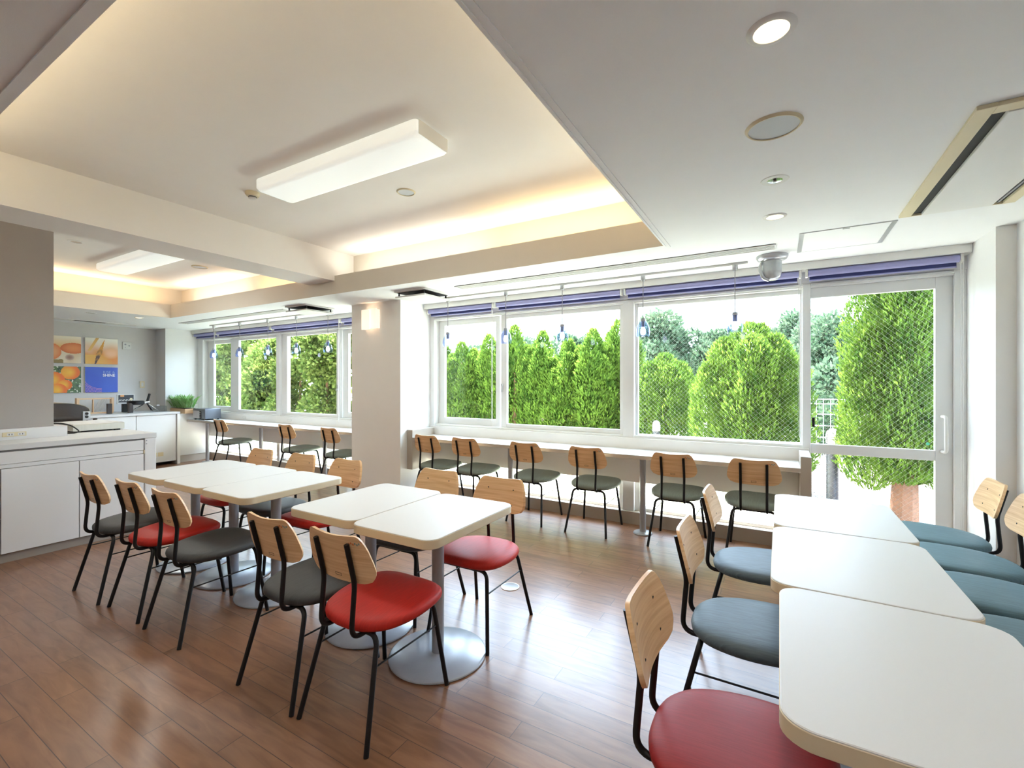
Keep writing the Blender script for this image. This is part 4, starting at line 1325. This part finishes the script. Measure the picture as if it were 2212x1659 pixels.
for i, (x, y, h, lb) in enumerate(HEDGE):
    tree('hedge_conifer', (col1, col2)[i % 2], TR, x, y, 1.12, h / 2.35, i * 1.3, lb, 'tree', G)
r1 = conifer_mesh(3, [(0, 0, 1.95, .40, .05), (.24, -.05, 1.85, .32, 0), (-.24, -.02, 1.86, .32, 0), (.05, -.24, 1.8, .34, 0)], 20000, pw=4)
tree('round_conifer', r1, TR, -1.67, 8.0, .98, .97, .4, 'low rounded conifer behind the wired pane next to the mullion', 'tree', 'garden conifers')
r2 = conifer_mesh(4, [(0, 0, 2.25, .50, .05), (.30, -.1, 2.12, .38, 0), (-.32, -.05, 2.10, .40, 0), (.05, -.34, 2.1, .40, 0), (.46, -.15, 1.85, .32, 0), (-.50, -.15, 1.75, .32, 0), (.16, .05, 2.28, .2, 0)], 40000, pw=4)
tree('broad_conifer', r2, TR, -.36, 7.3, .98, 1.0, 0, 'broad bushy conifer filling the wired pane before the door', 'tree', 'garden conifers')
r3 = conifer_mesh(6, [(0, 0, 2.75, .46, .35), (.22, -.05, 2.3, .34, .4), (-.24, -.06, 2.4, .36, .35), (.1, -.24, 2.1, .34, .5), (-.32, -.2, 1.7, .30, .3), (.36, -.16, 1.6, .30, .3), (-.05, -.32, 2.4, .3, .4)], 60000, (.03, .085), (.005, .012), 3)
TB = trunk_mesh(1.9, .11)
t = tree('tall_conifer', r3, TB, 1.13, 6.25, .95, 1.02, 0, 'tall conifer with bare brown trunk behind the glass door', 'tree', 'garden conifers')

# far garden shrubs outside the far window
s1 = broad_mesh(11, 3.3, .95, 11000, .10, 'shrub')
s2 = broad_mesh(12, 3.1, .95, 11000, .10, 'shrub')
TS = trunk_mesh(1.8, .05)
FS = [(-15.4, 7.4, 'leafy shrub outside the corner end of the far window'), (-13.9, 7.0, 'leafy shrub behind the pendant nearest the corner'), (-12.5, 7.1, 'leafy shrub behind the narrow far sash'),
      (-11.2, 6.9, 'leafy shrub in the first wide pane of the far window'), (-10.0, 7.0, 'leafy shrub beside the mullion of the far window'), (-8.9, 6.9, 'leafy shrub filling the second wide far pane'), (-7.8, 7.2, 'leafy shrub at the far pane edge beside the sconce pier')]
for i, (x, y, lb) in enumerate(FS):
    tree('garden_shrub', (s1, s2)[i % 2], TS, x, y, 1.0, 1.02, i * 1.7, lb, 'shrub', 'tall shrubs outside the far window')
# distant trees, with haze painted into their leaf colour
b1 = broad_mesh(21, 4.0, 1.7, 9000, .16, 'broad'); b2 = broad_mesh(22, 3.6, 1.6, 9000, .16, 'broad')
TD = trunk_mesh(2.4, .14)
DT = [(-3.9, 18, 1.0, 1.03, 'distant pale tree standing highest above the low rounded conifer'), (-2.2, 18.5, .8, .98, 'distant pale tree between the two conifers of the wired pane'),
      (.55, 20, .85, 1.0, 'distant pale tree beside the door mullion'), (1.25, 15.5, .8, .92, 'distant pale tree in the door pane left of the tall conifer'),
      (2.9, 17, 1.0, .9, 'distant pale tree behind the tall conifer at the door'), (-7.6, 18.5, .75, 1.0, 'distant pale tree peeking above the middle of the hedge'),
      (-10.6, 19, 1.1, .88, 'distant pale tree low behind the hedge in the wide sash'), (-14.6, 20, 1.1, .95, 'distant pale tree behind the narrow sash hedge'),
      (-5.6, 20, 1.0, .8, 'distant low tree behind the tallest hedge conifers'), (-.6, 21, 1.1, .72, 'distant low tree behind the broad conifer')]
for i, (x, y, s, sz, lb) in enumerate(DT):
    tree('distant_tree', (b1, b2)[i % 2], TD, x, y, s, sz, i * .9, lb, 'tree', 'pale trees beyond the garden')
# low pale hedge band behind the fence
hb = broad_mesh(31, 1.5, 1.0, 4000, .12, 'broad')
for i in range(6):
    t = tree('boundary_bush', hb, TS, -8.6 + 2.5 * i, 11.6 + .3 * (i % 2), 1.05, 1.15, i * 1.1, 'pale boundary bush behind the white garden fence', 'bush', 'boundary bushes behind the fence')

# white mesh fence
def fence(x0, x1, y, label):
    t = empty('garden_fence', ((x0 + x1) / 2, y, -.06)); tag(t, label, 'fence', 'white mesh fences')
    h = (x1 - x0) / 2
    for x in (-h, h):
        newobj('post', bx(x - .03, x + .03, -.03, .03, 0, 1.2, .004), M['fence'], t)
    bm = BM()
    for z in (.1, .3, .5, .7, .9, 1.08, 1.16): tube(bm, [(-h, 0, z), (h, 0, z)], .006, 5)
    k = int(2 * h / .1)
    for i in range(1, k): tube(bm, [(-h + 2 * h * i / k, 0, .05), (-h + 2 * h * i / k, 0, 1.17)], .004, 5)
    newobj('wire_mesh', bm, M['fence'], t)
fence(.35, 2.4, 9.6, 'white wire fence seen through the door beside the tall conifer')
fence(-2.6, -1.25, 9.6, 'white wire fence seen in the gap between two conifers')
# bollard lights
def bollard(x, y, s, label):
    t = empty('bollard_light', (x, y, -.06)); tag(t, label, 'bollard light', 'garden bollard lights')
    bm = BM(); tube(bm, [(0, 0, 0), (0, 0, .70 * s)], .055 * s, 18); newobj('post', bm, M['bollard'], t, True)
    bm = BM(); lathe(bm, [(.056, .70), (.06, .72), (.06, .78), (.05, .825), (.028, .85), (0, .855)], 20, closed=False)
    g = newobj('lens', bm, M['boll_lit'], t, True); g.scale = (s, s, s)
    bm = BM()
    for a in range(4):
        c_, s_ = math.cos(a * PI / 2 + .6), math.sin(a * PI / 2 + .6)
        tube(bm, [(c_ * .063, s_ * .063, .70), (c_ * .063, s_ * .063, .785), (c_ * .052, s_ * .052, .832), (c_ * .028, s_ * .028, .858), (0, 0, .863)], .0035, 5)
    for z in (.745, .765): tube(bm, [(.064 * math.cos(q * PI / 10), .064 * math.sin(q * PI / 10), z) for q in range(21)], .003, 5)
    g = newobj('guard_cage', bm, M['bollard'], t, True); g.scale = (s, s, s)
bollard(.52, 6.35, 1.08, 'dark bollard light with glowing cap seen through the glass door')
bollard(-1.66, 7.3, 1.0, 'dark bollard light in front of the low rounded conifer')
bollard(-4.0, 8.0, 1.0, 'dark bollard light among the hedge conifers')
# grass tufts near the low windows
random.seed(44)
bm = BM(); lay = bm.loops.layers.float_color.new('tint')
for _ in range(5200):
    x = random.uniform(-11, 0.0); y = 4.9 + random.random() ** 1.6 * 3.2
    add_spray(bm, lay, Vector((x, y, -.06)), Vector((random.uniform(-.5, .5), random.uniform(-.5, .5), 1)).normalized(), random.uniform(.04, .13), .006, random.random())
me = bpy.data.meshes.new('grass'); bm.to_mesh(me); bm.free(); me.materials.append(M['grass'])
o = bpy.data.objects.new('grass', me); COL.objects.link(o); tag(o, 'sparse sunlit grass outside the low windows', 'grass', None, 'stuff')

# ------------------------------------------------------------------ light
W = bpy.data.worlds.new('sky'); SC.world = W; W.use_nodes = True
bg = W.node_tree.nodes['Background']
bg.inputs['Color'].default_value = (.60, .79, 1.0, 1)
bg.inputs['Strength'].default_value = 10.5
su = bpy.data.lights.new('sun', 'SUN'); su.energy = 34.0; su.angle = math.radians(2.0); su.color = (1, .99, .97)
so = bpy.data.objects.new('sun', su); COL.objects.link(so)
sd = Vector((.35, -.42, -1.0)).normalized()
so.rotation_euler = sd.to_track_quat('-Z', 'Y').to_euler()

def area(name, loc, sx, sy, power, col, rot=(0, 0, 0)):
    l = bpy.data.lights.new(name, 'AREA'); l.shape = 'RECTANGLE'; l.size = sx; l.size_y = sy; l.energy = power; l.color = col
    o = bpy.data.objects.new(name, l); o.location = loc; o.rotation_euler = rot; COL.objects.link(o)
    return o
UP = (PI, 0, 0)
COOL, WARM, AMB = (1, .95, .82), (1, .76, .42), (1, .66, .36)
area('cove_lamp', (-3.2, 3.45, 2.575), 1.75, .05, 3.13, COOL, UP)
area('cove_lamp', (-1.55, 3.45, 2.575), 1.35, .05, 3.67, WARM, UP)
area('cove_lamp', (-.58, 2.0, 2.575), .05, 2.4, 3.98, WARM, UP)
area('cove_lamp', (-2.4, .36, 2.575), 3.2, .05, 7.04, WARM, UP)
area('cove_lamp', (-7.98, 1.95, 2.575), .05, 2.7, 6.12, AMB, UP)
area('cove_lamp', (-7.0, 3.45, 2.575), 1.5, .05, 2.83, COOL, UP)
area('cove_lamp', (-5.4, 3.45, 2.575), 1.3, .05, 2.98, AMB, UP)
area('cove_lamp', (-6.3, .36, 2.575), 3.0, .05, 4.44, AMB, UP)
for x, y in ((-.02, 1.455), (-.024, 3.096)):
    l = bpy.data.lights.new('downlight_and_fill_lamp', 'SPOT'); l.energy = 9; l.spot_size = 2.0; l.spot_blend = .8; l.color = (1, .82, .6); l.shadow_soft_size = .045
    o = bpy.data.objects.new('downlight_and_fill_lamp', l); o.location = (x, y, ZC - .02); COL.objects.link(o)
# unseen extra downlights, added behind the camera as front fill
for x, y in ((-.02, .36), (-.02, -.75), (-.02, -1.85), (-1.9, -.55), (-3.6, -.55), (-5.0, -.55), (-1.9, -1.9), (-3.6, -1.9)):
    par = bpy.data.objects['ceiling_right'] if x > -.7 else bpy.data.objects['ceiling_near']
    bm = BM(); lathe(bm, [(.045, -.001), (.045, -.006), (.06, -.004), (.063, 0)], 32, (x, y, ZC), closed=False); newobj('fill_light_rim', bm, M['plastic'], par, True)
    bm = BM(); lathe(bm, [(0, -.004), (.045, -.004), (.045, 0)], 32, (x, y, ZC), closed=False); newobj('downlight_and_fill_lens', bm, M['lit_warm'], par)
    l = bpy.data.lights.new('downlight_and_fill_lamp', 'SPOT'); l.energy = 11; l.spot_size = 2.7; l.spot_blend = .6; l.color = (1, .99, .97); l.shadow_soft_size = .06
    o = bpy.data.objects.new('downlight_and_fill_lamp', l); o.location = (x, y, ZC - .02); COL.objects.link(o)
l = bpy.data.lights.new('sconce_lamp', 'POINT'); l.energy = 4.5; l.color = (1, .66, .40); l.shadow_soft_size = .02
o = bpy.data.objects.new('sconce_lamp', l); o.location = (-4.285, 3.943, 2.16); COL.objects.link(o)
for x0, y0 in ((-2.45, 2.025), (-6.37, 2.395)):
    area('fluorescent_lamp', (x0, y0, ZU - .105), 1.4, .24, 9 if x0 > -4 else 13, (.96, 1, .95))

# ------------------------------------------------------------------ view
SC.view_settings.view_transform = 'Standard'
SC.view_settings.look = 'None'
SC.view_settings.exposure = 0.80
SC.view_settings.gamma = 1.0
SC.view_settings.use_curve_mapping = False
SC.cycles.use_denoising = True
SC.cycles.max_bounces = 9
SC.cycles.diffuse_bounces = 6
SC.cycles.use_adaptive_sampling = True
SC.cycles.adaptive_threshold = .04
SC.cycles.transparent_max_bounces = 16
SC.cycles.sample_clamp_indirect = 30.0
SC.cycles.caustics_reflective = False
SC.cycles.caustics_refractive = False
